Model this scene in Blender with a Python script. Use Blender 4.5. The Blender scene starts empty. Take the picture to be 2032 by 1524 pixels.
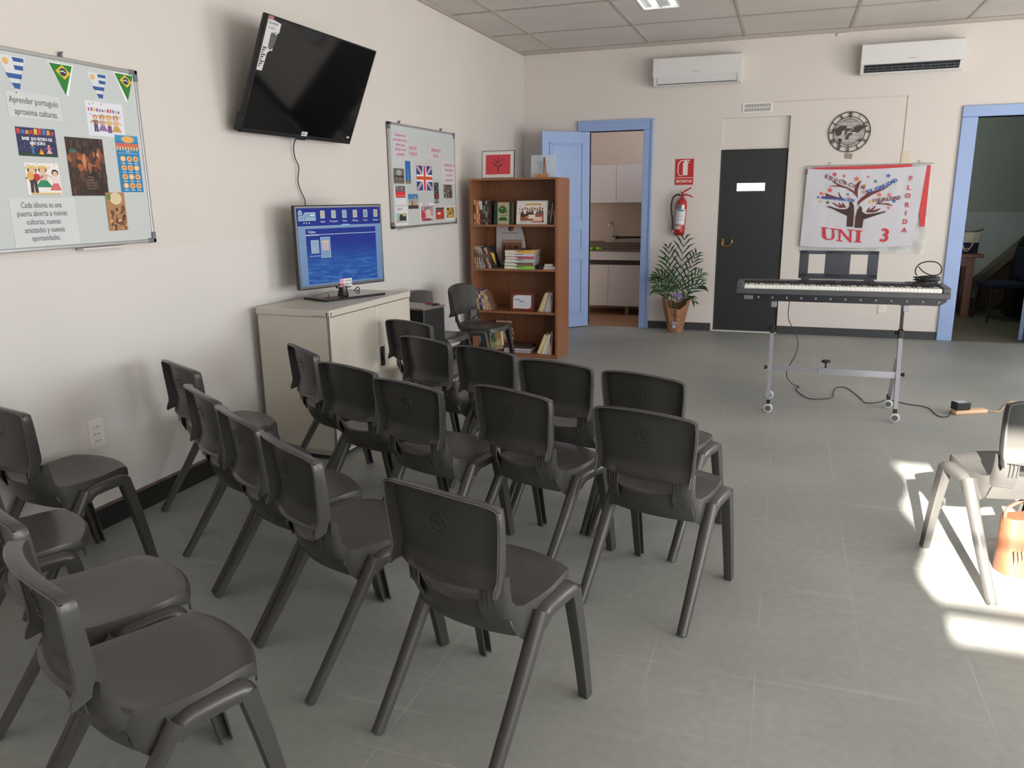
import bpy, bmesh, math, random
from mathutils import Vector, Matrix, Euler
random.seed(7)
PI = math.pi
S = bpy.context.scene
COL = S.collection

# ---------------------------------------------------------------- camera
cam_d = bpy.data.cameras.new('camera')
cam = bpy.data.objects.new('camera', cam_d)
COL.objects.link(cam)
cam_d.sensor_width = 36.0
cam_d.lens = 36.0 * 1542.0 / 2032.0
cam_d.clip_start = 0.05
RX = (0.94500709, -0.06586196, 0.3203495)
RY = (0.32684976, 0.22444874, -0.91803703)
RZ = (-0.01143833, 0.97225766, 0.23363262)
cam.matrix_world = Matrix(((RX[0], RX[1], RX[2], 0.0), (RY[0], RY[1], RY[2], 0.0), (RZ[0], RZ[1], RZ[2], 1.5), (0, 0, 0, 1)))
S.camera = cam

# ---------------------------------------------------------------- light and exposure
S.view_settings.view_transform = 'Standard'
S.view_settings.look = 'None'
S.view_settings.exposure = 0.0
S.view_settings.gamma = 1.0
S.view_settings.use_curve_mapping = False
W = bpy.data.worlds.new('sky'); S.world = W
W.use_nodes = True
W.node_tree.nodes['Background'].inputs[0].default_value = (0.75, 0.87, 1.0, 1)
W.node_tree.nodes['Background'].inputs[1].default_value = 1.0

def sun(direction, strength, color, angle):
    d = bpy.data.lights.new('sunlight', 'SUN'); d.energy = strength; d.color = color; d.angle = angle
    o = bpy.data.objects.new('sunlight', d); COL.objects.link(o)
    o.rotation_euler = Vector(direction).to_track_quat('-Z', 'Y').to_euler()
    o.location = (0, -6, 6)
def area(loc, direction, sx, sy, power, color):
    d = bpy.data.lights.new('daylight_and_fill', 'AREA'); d.shape = 'RECTANGLE'; d.size = sx; d.size_y = sy; d.energy = power; d.color = color
    o = bpy.data.objects.new('daylight_and_fill', d); COL.objects.link(o); o.location = loc
    o.rotation_euler = Vector(direction).to_track_quat('-Z', 'Y').to_euler()
sun((0.04, 0.99, -0.425), 55.0, (1.0, 0.93, 0.84), 0.012)
# daylight standing in the openings of the right wall and the front wall
area((4.72, 1.3, 1.35), (-1, 0.0, -0.2), 3.4, 2.1, 165, (0.98, 0.98, 1.0))
area((4.72, 5.6, 1.35), (-1, 0.0, -0.2), 2.6, 2.1, 120, (0.98, 0.97, 0.98))
area((3.4, -1.62, 1.45), (-0.2, 1.0, -0.1), 1.6, 2.1, 60, (0.98, 0.98, 1.0))
area((1.45, 9.7, 2.6), (0.5, 1, -0.9), 0.4, 0.4, 8.0, (0.93, 1.0, 0.96))  # unseen lamp added to brighten the hall beyond the right doorway
area((-1.55, 9.55, 2.8), (-0.3, 0.3, -1), 0.5, 0.4, 7.0, (0.98, 0.97, 1.0))  # unseen lamp added to brighten the kitchen

# ---------------------------------------------------------------- materials
MATS = {}
def srgb(c):
    return tuple(((x / 255.0) / 12.92 if x / 255.0 <= 0.04045 else ((x / 255.0 + 0.055) / 1.055) ** 2.4) for x in c)
def mat(name, rgb, rough=0.5, metal=0.0, var=0.0, scale=8.0, bump=0.0, coat=0.0, emit=None, stretch=(1, 1, 1), alpha=None, trans=0.0, spec=0.5):
    if name in MATS: return MATS[name]
    m = bpy.data.materials.new(name); m.use_nodes = True
    nt = m.node_tree; b = nt.nodes['Principled BSDF']
    c = srgb(rgb)
    b.inputs['Base Color'].default_value = (*c, 1)
    b.inputs['Roughness'].default_value = rough
    b.inputs['Metallic'].default_value = metal
    b.inputs['Coat Weight'].default_value = coat
    b.inputs['Transmission Weight'].default_value = trans
    b.inputs['Specular IOR Level'].default_value = spec
    if alpha is not None: b.inputs['Alpha'].default_value = alpha
    if emit:
        b.inputs['Base Color'].default_value = (*[x * .05 for x in c], 1)
        b.inputs['Emission Color'].default_value = (*c, 1); b.inputs['Emission Strength'].default_value = emit
    if var or bump:
        tc = nt.nodes.new('ShaderNodeTexCoord'); mp = nt.nodes.new('ShaderNodeMapping'); mp.inputs['Scale'].default_value = stretch
        n = nt.nodes.new('ShaderNodeTexNoise'); n.inputs['Scale'].default_value = scale; n.inputs['Detail'].default_value = 5
        nt.links.new(tc.outputs['Object'], mp.inputs[0]); nt.links.new(mp.outputs[0], n.inputs['Vector'])
        if var:
            r = nt.nodes.new('ShaderNodeValToRGB')
            r.color_ramp.elements[0].position = 0.3; r.color_ramp.elements[1].position = 0.7
            r.color_ramp.elements[0].color = (*[max(0, x * (1 - var)) for x in c], 1)
            r.color_ramp.elements[1].color = (*[min(1, x * (1 + var)) for x in c], 1)
            nt.links.new(n.outputs['Fac'], r.inputs[0]); nt.links.new(r.outputs[0], b.inputs['Base Color'])
        if bump:
            bp = nt.nodes.new('ShaderNodeBump'); bp.inputs['Strength'].default_value = bump; bp.inputs['Distance'].default_value = 0.01
            nt.links.new(n.outputs['Fac'], bp.inputs['Height']); nt.links.new(bp.outputs[0], b.inputs['Normal'])
    MATS[name] = m
    return m
def flat(rgb, rough=0.6):
    return mat('paint_%d_%d_%d' % tuple(rgb), rgb, rough)
def glow(rgb, e=1.0):
    return mat('glow_%d_%d_%d' % tuple(rgb), rgb, 0.3, emit=e)

# ---------------------------------------------------------------- mesh helpers
class MB:
    def __init__(s): s.v = []; s.f = []; s.m = []; s.M = Matrix.Identity(4); s.mi = 0
    def add(s, vs, fs):
        o = len(s.v)
        s.v += [tuple(s.M @ Vector(v)) for v in vs]
        s.f += [tuple(i + o for i in f) for f in fs]
        s.m += [s.mi] * len(fs)
        return s
    def box(s, a, b):
        (x0, y0, z0), (x1, y1, z1) = a, b
        return s.add([(x0, y0, z0), (x1, y0, z0), (x1, y1, z0), (x0, y1, z0), (x0, y0, z1), (x1, y0, z1), (x1, y1, z1), (x0, y1, z1)],
                     [(0, 3, 2, 1), (4, 5, 6, 7), (0, 1, 5, 4), (1, 2, 6, 5), (2, 3, 7, 6), (3, 0, 4, 7)])
    def rbox(s, a, b, r=0.004):
        # box with chamfered vertical and horizontal edges
        bm = bmesh.new(); bmesh.ops.create_cube(bm, size=1)
        for v in bm.verts: v.co = Vector([(a[i] + b[i]) / 2 + v.co[i] * (b[i] - a[i]) for i in range(3)])
        r = min(r, 0.45 * min(b[i] - a[i] for i in range(3)))
        bmesh.ops.bevel(bm, geom=bm.edges[:], offset=r, segments=2, profile=0.5, affect='EDGES')
        bm.verts.index_update()
        s.add([tuple(v.co) for v in bm.verts], [tuple(v.index for v in f.verts) for f in bm.faces]); bm.free()
        return s
    def tube(s, pts, r, n=8, caps=True):
        pts = [Vector(p) for p in pts]
        rs = r if isinstance(r, (list, tuple)) else [r] * len(pts)
        vs = []; fs = []
        t0 = (pts[1] - pts[0]).normalized()
        up = Vector((0, 0, 1)) if abs(t0.z) < 0.9 else Vector((1, 0, 0))
        nrm = t0.cross(up).normalized()
        for i, p in enumerate(pts):
            t = (pts[min(i + 1, len(pts) - 1)] - pts[max(i - 1, 0)]).normalized()
            nrm = (nrm - t * nrm.dot(t)).normalized(); b = t.cross(nrm)
            for k in range(n):
                a = 2 * PI * k / n
                vs.append(p + (nrm * math.cos(a) + b * math.sin(a)) * rs[i])
        for i in range(len(pts) - 1):
            for k in range(n):
                k2 = (k + 1) % n
                fs.append((i * n + k, i * n + k2, (i + 1) * n + k2, (i + 1) * n + k))
        if caps: fs += [tuple(range(n - 1, -1, -1)), tuple(range((len(pts) - 1) * n, len(pts) * n))]
        return s.add(vs, fs)
    def lathe(s, prof, n=24, c=(0, 0, 0), caps=True):
        vs = []; fs = []
        for (r, z) in prof:
            for k in range(n):
                a = 2 * PI * k / n
                vs.append((c[0] + r * math.cos(a), c[1] + r * math.sin(a), c[2] + z))
        for i in range(len(prof) - 1):
            for k in range(n):
                k2 = (k + 1) % n
                fs.append((i * n + k, i * n + k2, (i + 1) * n + k2, (i + 1) * n + k))
        if caps: fs += [tuple(range(n - 1, -1, -1)), tuple(range((len(prof) - 1) * n, len(prof) * n))]
        return s.add(vs, fs)
    def prism(s, poly, y0, y1):
        # polygon in xz, thickness along y
        n = len(poly)
        vs = [(x, y0, z) for x, z in poly] + [(x, y1, z) for x, z in poly]
        fs = [tuple(range(n)), tuple(range(2 * n - 1, n - 1, -1))] + [(i, i + n, (i + 1) % n + n, (i + 1) % n) for i in range(n)]
        return s.add(vs, fs)
    def poly(s, pts, y=0.0):
        return s.add([(x, y, z) for x, z in pts], [tuple(range(len(pts)))])
    def sweep(s, prof_at, path):
        # prof_at(i) -> list of 3d points (closed loop) for each path step
        loops = [prof_at(i) for i in range(path)]
        n = len(loops[0]); vs = [p for l in loops for p in l]; fs = []
        for i in range(path - 1):
            for k in range(n):
                k2 = (k + 1) % n
                fs.append((i * n + k, i * n + k2, (i + 1) * n + k2, (i + 1) * n + k))
        fs += [tuple(range(n - 1, -1, -1)), tuple(range((path - 1) * n, path * n))]
        return s.add(vs, fs)
    def build(s, name, mats, parent=None, smooth=False, fixn=True, label=None):
        me = bpy.data.meshes.new(name)
        me.from_pydata([tuple(v) for v in s.v], [], s.f); me.update()
        if not isinstance(mats, (list, tuple)): mats = [mats]
        for m in mats: me.materials.append(m)
        for p, i in zip(me.polygons, s.m): p.material_index = i
        if fixn:
            bm = bmesh.new(); bm.from_mesh(me); bmesh.ops.recalc_face_normals(bm, faces=bm.faces); bm.to_mesh(me); bm.free()
        if smooth:
            for p in me.polygons: p.use_smooth = True
            me.set_sharp_from_angle(angle=math.radians(smooth if smooth is not True else 35))
        o = bpy.data.objects.new(name, me); COL.objects.link(o)
        if parent: o.parent = parent
        if label: o['label'] = label
        return o
def box(name, a, b, m, parent=None, r=0.0, label=None):
    k = MB()
    (k.rbox(a, b, r) if r else k.box(a, b))
    return k.build(name, m, parent, label=label)
def struct(o): o['kind'] = 'structure'; return o
def thing(name, label, cat, loc=(0, 0, 0), rz=0.0, group=None, rot=None):
    o = bpy.data.objects.new(name, None); COL.objects.link(o); o.empty_display_size = 0.05
    o.location = loc; o.rotation_euler = rot if rot else (0, 0, rz)
    o['label'] = label; o['category'] = cat
    if group: o['group'] = group
    return o
def tag(o, label, cat, group=None, kind=None):
    o['label'] = label; o['category'] = cat
    if group: o['group'] = group
    if kind: o['kind'] = kind
    return o
def copy_tree(o, parent=None):
    c = o.copy(); COL.objects.link(c); c.parent = parent
    for ch in list(o.children): copy_tree(ch, c)
    return c
TXT = {}
def text(s, size, m, parent, loc, name='lettering', rot=0.0, w=None, depth=0.0004, align='CENTER', spacing=1.0, label=None, squash=1.0, bold=0.0):
    # built-in font turned into a mesh lying in the local xz plane, front towards -y
    cu = bpy.data.curves.new('t', 'FONT'); cu.body = s; cu.size = size; cu.align_x = align; cu.align_y = 'CENTER'; cu.space_line = spacing
    cu.offset = bold; cu.resolution_u = 2
    to = bpy.data.objects.new('t', cu); COL.objects.link(to)
    dg = bpy.context.evaluated_depsgraph_get(); dg.update()
    me = bpy.data.meshes.new_from_object(to.evaluated_get(dg)); me.name = name
    bpy.data.objects.remove(to); bpy.data.curves.remove(cu)
    if w:
        xs = [v.co.x for v in me.vertices]
        k = w / (max(xs) - min(xs)) if xs and max(xs) > min(xs) else 1
    else: k = squash
    ca, sa = math.cos(rot), math.sin(rot)
    for v in me.vertices:
        x, z = v.co.x * k, v.co.y
        v.co = (x * ca - z * sa, 0.0, x * sa + z * ca)
    me.materials.clear(); me.materials.append(m)
    o = bpy.data.objects.new(name, me); COL.objects.link(o); o.parent = parent; o.location = loc
    if label: o['label'] = label
    return o

# ---------------------------------------------------------------- room
XL, YB, ZC, XR, YF = -2.96, 9.0, 3.085, 4.5, -1.4
wall_m = mat('wall_plaster', (218, 212, 206), 0.75, var=0.025, scale=1.2, bump=0.06)
wall_low = mat('wall_plaster_lower', (219, 216, 212), 0.6, var=0.03, scale=1.0, bump=0.05)
base_m = mat('baseboard_charcoal', (56, 58, 60), 0.55, var=0.1, scale=6)
blue_m = mat('blue_paint', (150, 174, 220), 0.42, var=0.03, scale=3, bump=0.03)
dark_wood = mat('baseboard_black', (34, 34, 30), 0.4, var=0.2, scale=10)
def floor_mat():
    m = bpy.data.materials.new('floor_tile_grey'); m.use_nodes = True; nt = m.node_tree; N = nt.nodes.new; L = nt.links.new
    b = nt.nodes['Principled BSDF']; tc = N('ShaderNodeTexCoord')
    big = N('ShaderNodeTexNoise'); big.inputs['Scale'].default_value = 0.9; big.inputs['Detail'].default_value = 6
    L(tc.outputs['Object'], big.inputs['Vector'])
    r1 = N('ShaderNodeValToRGB'); r1.color_ramp.elements[0].position = 0.35; r1.color_ramp.elements[1].position = 0.68
    r1.color_ramp.elements[0].color = (*srgb((139, 142, 138)), 1); r1.color_ramp.elements[1].color = (*srgb((159, 161, 156)), 1)
    L(big.outputs['Fac'], r1.inputs[0])
    # fine mottling
    fine = N('ShaderNodeTexNoise'); fine.inputs['Scale'].default_value = 30; fine.inputs['Detail'].default_value = 8
    L(tc.outputs['Object'], fine.inputs['Vector'])
    mx = N('ShaderNodeMixRGB'); mx.blend_type = 'OVERLAY'; mx.inputs[0].default_value = 0.18
    L(r1.outputs[0], mx.inputs[1]); L(fine.outputs['Fac'], mx.inputs[2])
    # tile joints
    mp = N('ShaderNodeMapping'); mp.inputs['Rotation'].default_value = (0, 0, 0.0); L(tc.outputs['Object'], mp.inputs[0])
    br = N('ShaderNodeTexBrick'); br.offset = 0; br.inputs['Scale'].default_value = 1.0
    br.inputs['Brick Width'].default_value = 0.33; br.inputs['Row Height'].default_value = 0.33; br.inputs['Mortar Size'].default_value = 0.0022
    br.inputs['Mortar Smooth'].default_value = 0.3
    L(mp.outputs[0], br.inputs['Vector'])
    # joints fade in patches
    n3 = N('ShaderNodeTexNoise'); n3.inputs['Scale'].default_value = 1.7; L(tc.outputs['Object'], n3.inputs['Vector'])
    r3 = N('ShaderNodeValToRGB'); r3.color_ramp.elements[0].position = 0.45; r3.color_ramp.elements[1].position = 0.62; L(n3.outputs['Fac'], r3.inputs[0])
    mu = N('ShaderNodeMath'); mu.operation = 'MULTIPLY'; L(br.outputs['Fac'], mu.inputs[0]); L(r3.outputs[0], mu.inputs[1])
    mu2 = N('ShaderNodeMath'); mu2.operation = 'MULTIPLY'; mu2.inputs[1].default_value = 0.45; L(mu.outputs[0], mu2.inputs[0])
    m2 = N('ShaderNodeMixRGB'); m2.inputs[2].default_value = (*srgb((190, 191, 186)), 1); L(mu2.outputs[0], m2.inputs[0]); L(mx.outputs[0], m2.inputs[1])
    # scratches: thin lines of a stretched wave through noise
    def scratch(rot, sc, thr, prev):
        mpp = N('ShaderNodeMapping'); mpp.inputs['Rotation'].default_value = (0, 0, rot); mpp.inputs['Scale'].default_value = (0.35, 7, 1); L(tc.outputs['Object'], mpp.inputs[0])
        v = N('ShaderNodeTexNoise'); v.inputs['Scale'].default_value = sc; v.inputs['Detail'].default_value = 3; L(mpp.outputs[0], v.inputs['Vector'])
        r = N('ShaderNodeValToRGB'); r.color_ramp.elements[0].position = thr; r.color_ramp.elements[1].position = thr + 0.06; L(v.outputs['Fac'], r.inputs[0])
        k = N('ShaderNodeMath'); k.operation = 'MULTIPLY'; k.inputs[1].default_value = 0.22; L(r.outputs[0], k.inputs[0])
        q = N('ShaderNodeMixRGB'); q.inputs[2].default_value = (*srgb((186, 186, 181)), 1); L(k.outputs[0], q.inputs[0]); L(prev, q.inputs[1])
        return q.outputs[0]
    o = scratch(0.6, 2.3, 0.66, m2.outputs[0]); o = scratch(-0.9, 2.9, 0.68, o)
    L(o, b.inputs['Base Color'])
    rr = N('ShaderNodeMapRange'); rr.inputs['To Min'].default_value = 0.42; rr.inputs['To Max'].default_value = 0.62; L(fine.outputs['Fac'], rr.inputs[0]); L(rr.outputs[0], b.inputs['Roughness'])
    bp = N('ShaderNodeBump'); bp.inputs['Strength'].default_value = 0.08; bp.inputs['Distance'].default_value = 0.004; L(fine.outputs['Fac'], bp.inputs['Height']); L(bp.outputs[0], b.inputs['Normal'])
    return m
floor_m = floor_mat()
struct(box('floor', (XL - 0.2, YF - 0.2, -0.1), (XR + 0.2, YB + 0.001, 0.0), floor_m))
struct(box('ground', (-12, -16, -0.2), (16, 16, -0.105), mat('pavement_outside', (150, 145, 138), 0.8, var=0.1)))
# left wall with a slightly whiter painted lower band that ends in a soft line
struct(box('wall_left', (XL - 0.2, YF, 0.0), (XL, YB, ZC + 0.2), wall_m))
struct(box('trim_left', (XL, YF, 0.0), (XL + 0.003, 6.93, 1.279), wall_low))
struct(box('baseboard_left', (XL, YF, 0.0), (XL + 0.016, YB, 0.10), dark_wood))
struct(box('trim_1', (XL, YF, 0.10), (XL + 0.012, YB, 0.112), mat('wood_lath', (112, 92, 82), 0.7, var=0.3, scale=20)))
# back wall with two door openings
def wall_with_holes(name, x0, x1, z1, y0, y1, holes, m):
    xs = sorted({x0, x1, *[h[0] for h in holes], *[h[1] for h in holes]})
    k = MB()
    for a, b in zip(xs, xs[1:]):
        hs = [h for h in holes if h[0] <= a + 1e-6 and h[1] >= b - 1e-6]
        z = 0.0
        for h in sorted(hs, key=lambda h: h[2]):
            if h[2] > z: k.box((a, y0, z), (b, y1, h[2]))
            z = h[3]
        if z < z1: k.box((a, y0, z), (b, y1, z1))
    return struct(k.build(name, m))
DK = (-2.19, -1.56, 0.0, 2.21)          # kitchen doorway
DR = (1.69, 2.40, 0.0, 2.21)            # doorway on the right
wall_with_holes('wall_back', XL - 0.2, XR + 0.2, ZC + 0.2, YB, YB + 0.15, [DK, DR, (-0.72, -0.03, 0.0, 2.295)], wall_m)
k = MB()
for a, b in ((-1.46, -0.745), (-0.03, 1.55), (2.50, XR)): k.box((a, YB - 0.014, 0), (b, YB, 0.085))
struct(k.build('baseboard_back', base_m))
# right wall and front wall with big openings
def wall_x_holes(name, x0, x1, y0, y1, z1, holes, m):
    ys = sorted({y0, y1, *[h[0] for h in holes], *[h[1] for h in holes]})
    k = MB()
    for a, b in zip(ys, ys[1:]):
        hs = [h for h in holes if h[0] <= a + 1e-6 and h[1] >= b - 1e-6]
        z = 0.0
        for h in sorted(hs, key=lambda h: h[2]):
            if h[2] > z: k.box((x0, a, z), (x1, b, h[2]))
            z = h[3]
        if z < z1: k.box((x0, a, z), (x1, b, z1))
    return struct(k.build(name, m))
wall_x_holes('wall_right', XR, XR + 0.2, YF, YB, ZC + 0.2, [(-0.4, 3.0, 0.3, 2.4), (4.3, 6.9, 0.3, 2.4)], wall_m)
SW = (0.36, 2.45, 1.785, 2.69)            # high window the sun comes through
wall_with_holes('wall_front', XL - 0.2, XR + 0.2, ZC + 0.2, YF - 0.2, YF, [SW, (2.6, 4.2, 0.4, 2.5)], wall_m)
k = MB()
def bar(a, b): k.box(a, b)
bar((SW[0] - 0.04, YF - 0.12, SW[2] - 0.04), (SW[0], YF - 0.06, SW[3] + 0.04)); bar((SW[1], YF - 0.12, SW[2] - 0.04), (SW[1] + 0.04, YF - 0.06, SW[3] + 0.04))
bar((SW[0], YF - 0.12, 2.205), (SW[1], YF - 0.10, 2.225)); bar((SW[0], YF - 0.12, 1.90), (SW[1], YF - 0.08, 1.945))
bar((SW[0], YF - 0.12, SW[3]), (SW[1], YF - 0.08, SW[3] + 0.04)); bar((SW[0], YF - 0.12, SW[2] - 0.04), (SW[1], YF - 0.08, SW[2]))
struct(k.build('window_1', mat('window_frame_grey', (120, 122, 124), 0.5)))
# unseen scalloped panel added left of the window to shape the sun patch edge
k = MB()
sc = []
for i in range(25):
    t = i / 24.0; z = 1.80 + 0.95 * t
    sc.append((0.40 + 0.07 * abs(math.sin(t * PI * 3.0 + 0.6)) , z))
k.prism([(0.30, 1.80)] + sc + [(0.30, 2.75)], YF - 0.155, YF - 0.14)
struct(k.build('sun_patch_mask', flat((110, 100, 90))))

# suspended ceiling
def ceil_mat():
    m = mat('ceiling_tile', (214, 209, 203), 0.9, var=0.05, scale=2.5)
    return m
ceil_m = ceil_mat()
gx = [XL, -2.55, -1.51, -0.525, 0.475, 1.49, 2.5, 3.5, XR]; gy = [YF, -0.2, 0.8, 1.83, 2.85, 3.87, 4.89, 5.9, 6.92, 7.95, 8.88, YB]
LAMP = [(-1.31, 6.15, -0.985, 7.37)]
k = MB()
# one board with rectangular holes left for the lamps
xs = sorted({XL - 0.2, XR + 0.2, *[v for l in LAMP for v in (l[0], l[2])]}); ys = sorted({YF - 0.2, YB + 0.15, *[v for l in LAMP for v in (l[1], l[3])]})
for a, b in zip(xs, xs[1:]):
    for c, d in zip(ys, ys[1:]):
        if any(l[0] <= a + 1e-6 and l[2] >= b - 1e-6 and l[1] <= c + 1e-6 and l[3] >= d - 1e-6 for l in LAMP): continue
        k.box((a, c, ZC), (b, d, ZC + 0.08))
k.box((XL - 0.2, YF - 0.2, ZC + 0.2), (XR + 0.2, YB + 0.15, ZC + 0.3))
struct(k.build('ceiling', ceil_m))
k = MB()
for x in gx[1:-1]: k.box((x - 0.013, YF, ZC - 0.006), (x + 0.013, YB - 0.11, ZC + 0.001))
struct(k.build('trim_3', mat('ceiling_rail_long', (190, 184, 176), 0.6)))
k = MB()
for y in gy[1:-1]:
    k.box((XL, y - 0.011, ZC - 0.005), (XR, y + 0.011, ZC + 0.001))
k.box((XL, YB - 0.022, ZC - 0.02), (XR, YB, ZC)); k.box((XL, YF, ZC - 0.02), (XL + 0.022, YB, ZC))
struct(k.build('trim_4', mat('ceiling_rail_cross', (176, 168, 160), 0.6)))
# shade beside the cross rails, painted in as thin dark strips
k = MB()
for y in gy[1:-1]: k.box((XL, y - 0.017, ZC - 0.001), (XR, y - 0.011, ZC + 0.001))
struct(k.build('painted_rail_shade', flat((95, 86, 80))))
white_metal = mat('white_enamel', (235, 235, 232), 0.35)
mirror = mat('lamp_reflector', (225, 226, 228), 0.12, metal=1.0)
def make_lamp(i, l, lab):
    x0, y0, x1, y1 = l; cx, cy = (x0 + x1) / 2, (y0 + y1) / 2; w, d = x1 - x0, y1 - y0
    t = thing('ceiling_light', lab, 'ceiling light', (cx, cy, ZC))
    k = MB(); f = 0.012
    for a, b in (((-w / 2, -d / 2, -.004), (w / 2, -d / 2 + f, .06)), ((-w / 2, d / 2 - f, -.004), (w / 2, d / 2, .06)), ((-w / 2, -d / 2, -.004), (-w / 2 + f, d / 2, .06)), ((w / 2 - f, -d / 2, -.004), (w / 2, d / 2, .06)), ((-w / 2, -d / 2, .055), (w / 2, d / 2, .06))): k.box(a, b)
    k.build('frame', white_metal, t)
    k = MB()
    k.box((-.006, -d / 2, 0.0), (.006, d / 2, .035))
    n = 16
    for j in range(1, n): k.box((-w / 2, -d / 2 + d * j / n - .002, 0.0), (w / 2, -d / 2 + d * j / n + .002, .03))
    k.build('louvre', mirror, t)
    for s in (-1, 1):
        MB().tube([(s * w / 4, -d / 2 + .03, .042), (s * w / 4, d / 2 - .03, .042)], .013, 10).build('fluorescent_tube', mat('tube_lit', (255, 253, 245), 0.4, emit=5.0), t, smooth=True)
make_lamp(0, LAMP[0], 'recessed louvred ceiling light cut by the top edge of the picture')

# ---------------------------------------------------------------- stacking chairs
plast = mat('chair_plastic', (66, 65, 63), 0.31, var=0.04, scale=14, bump=0.012)
def smooth01(t): t = max(0.0, min(1.0, t)); return t * t * (3 - 2 * t)
def lerp(a, b, t): return a + (b - a) * t
def grid_solid(pts, th_dir=None, th=0.005, skip=()):
    # pts[i][j] front surface, offset along surface normal by th -> closed shell with optional hole cells
    R_, C_ = len(pts), len(pts[0])
    P = [[Vector(p) for p in row] for row in pts]
    Nn = []
    for i in range(R_):
        row = []
        for j in range(C_):
            du = P[i][min(j + 1, C_ - 1)] - P[i][max(j - 1, 0)]
            dv = P[min(i + 1, R_ - 1)][j] - P[max(i - 1, 0)][j]
            n = du.cross(dv); row.append(n.normalized() if n.length > 1e-9 else Vector((0, 0, 1)))
        Nn.append(row)
    vs = [tuple(p) for r in P for p in r] + [tuple(P[i][j] + Nn[i][j] * th) for i in range(R_) for j in range(C_)]
    o = R_ * C_; fs = []
    cells = {(i, j) for i in range(R_ - 1) for j in range(C_ - 1) if (i, j) not in skip}
    idx = lambda i, j: i * C_ + j
    for (i, j) in cells:
        a, b, c, d = idx(i, j), idx(i, j + 1), idx(i + 1, j + 1), idx(i + 1, j)
        fs.append((a, b, c, d)); fs.append((o + d, o + c, o + b, o + a))
        for (ni, nj, p, q) in ((i - 1, j, a, b), (i, j + 1, b, c), (i + 1, j, c, d), (i, j - 1, d, a)):
            if (ni, nj) not in cells: fs.append((p, p + o, q + o, q))
    return vs, fs
def back_y(z):      # centre line of the back panel
    return lerp(-0.195, -0.222, (z - 0.52) / 0.235)
def make_chair():
    root = thing('stacking_chair', 'x', 'chair', (0, 0, 0))
    # ---- backrest: curved panel whose top and side rims turn backwards
    W_ = lambda t: lerp(0.176, 0.190, smooth01(t * 1.1))         # half width by height
    rows = []
    nb, nt, ns = 12, 3, 3
    vv = [-2, -1] + [i / nb for i in range(nb + 1)]
    us = [i / 10.0 for i in range(-10, 11)]
    top = lambda u: 0.772 - 0.020 * u * u - 0.004 * smooth01((abs(u) - 0.88) / 0.12)
    botz = lambda u: 0.530 - 0.002 * (1 - u * u)
    def panel(u, t):
        z = lerp(botz(u), top(u), t)
        w = W_(t) - 0.002 * smooth01((t - 0.93) / 0.07)
        bulge = -0.020 * smooth01((0.22 - t) / 0.22)
        return Vector((u * w, back_y(z) + 0.034 * u * u + bulge, z))
    for v in vv:
        row = []
        for u in us:
            if v < 0:                                       # bottom ledge turned backwards
                p = panel(u, 0.0) + Vector((0, 0.0, 0)); k = -v / 2.0
                p = p + Vector((0, -0.012 * (1 - abs(u) ** 3) * k, -0.006 * k))
            else: p = panel(u, v)
            row.append(p)
        # side rims
        tv = max(v, 0.0)
        dep = lerp(0.040, 0.030, tv) if v >= 0 else 0.038
        lft, rgt = row[0].copy(), row[-1].copy()
        L_, R_ = [], []
        for j in range(1, ns + 1):
            f = j / ns
            off = Vector((0.006 * math.sin(f * PI / 2), -dep * f, -0.012 * f * (1 - tv)))
            R_.append(rgt + off); L_.insert(0, lft + Vector((-off.x, off.y, off.z)))
        rows.append(L_ + row + R_)
    base = rows[-1]
    C_ = len(base)
    for j in range(1, nt + 1):                              # top rim
        f = j / nt; r = []
        for c in range(C_):
            p = base[c].copy()
            inner = 1.0 if ns <= c < C_ - ns else 0.0
            if inner: p += Vector((0, -0.030 * f, 0.006 * math.sin(f * PI / 2)))
            else:
                q = min(c, C_ - 1 - c) / ns
                p += Vector((0, -0.030 * f * q, 0.006 * math.sin(f * PI / 2) * q))
            r.append(p)
        rows.append(r)
    vs, fs = grid_solid(rows, th=-0.0045)
    back = MB().add(vs, fs)
    # bead added along the rim, coloured lighter to paint in its highlight
    C2 = len(rows[0]); bead = [rows[i][0] for i in range(2, len(rows) - nt)] + [rows[-1][c] for c in range(ns, C2 - ns)] + [rows[i][-1] for i in range(len(rows) - nt - 1, 1, -1)]
    back.mi = 1; back.tube(bead, 0.0030, 6); back.mi = 0
    # the two uprights beside the hand slot belong to the back
    for s in (-1, 1):
        for (xa, xb) in ((0.108, 0.142),):
            P_ = []
            for i in range(9):
                t = i / 8.0; z = lerp(0.415, 0.545, t); y = -0.190 + 0.020 * smooth01((0.462 - z) / 0.05)
                xo = lerp(0.168, 0.175, t)
                P_.append([Vector((s * xa, y, z)), Vector((s * (xa + xb) / 2, y + 0.010, z)), Vector((s * xb, y + 0.016, z)), Vector((s * (xo - .006), y + 0.030, z)), Vector((s * xo, y + 0.046, z)), Vector((s * xo, y + 0.047 + 0.033 * (1 - t) ** 1.6, z))])
            v2, f2 = grid_solid(P_, th=-0.005 * s); back.add(v2, f2)
        for q in range(3):                                  # moulded ribs
            x = s * (0.116 + q * 0.012)
            back.add(*(lambda a: (a.v, a.f))(MB().tube([(x, -0.196 + 0.004 * q, 0.528), (x, -0.196 + 0.004 * q, 0.50), (x, -0.192 + 0.004 * q, 0.465)], 0.0022, 5)))
    bk = back.build('backrest', [plast, mat('painted_edge_highlight', (92, 92, 90), 0.22)], root, smooth=40)
    # smiling disc in relief on the rear of the back
    e = MB()
    zc = 0.680; yb = back_y(zc) - 0.0062
    yy = lambda x, z: back_y(z) + 0.034 * (x / 0.186) ** 2 - 0.0058
    ring = [(0.032 * math.cos(a), 0.032 * math.sin(a)) for a in [2 * PI * i / 28 for i in range(29)]]
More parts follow.
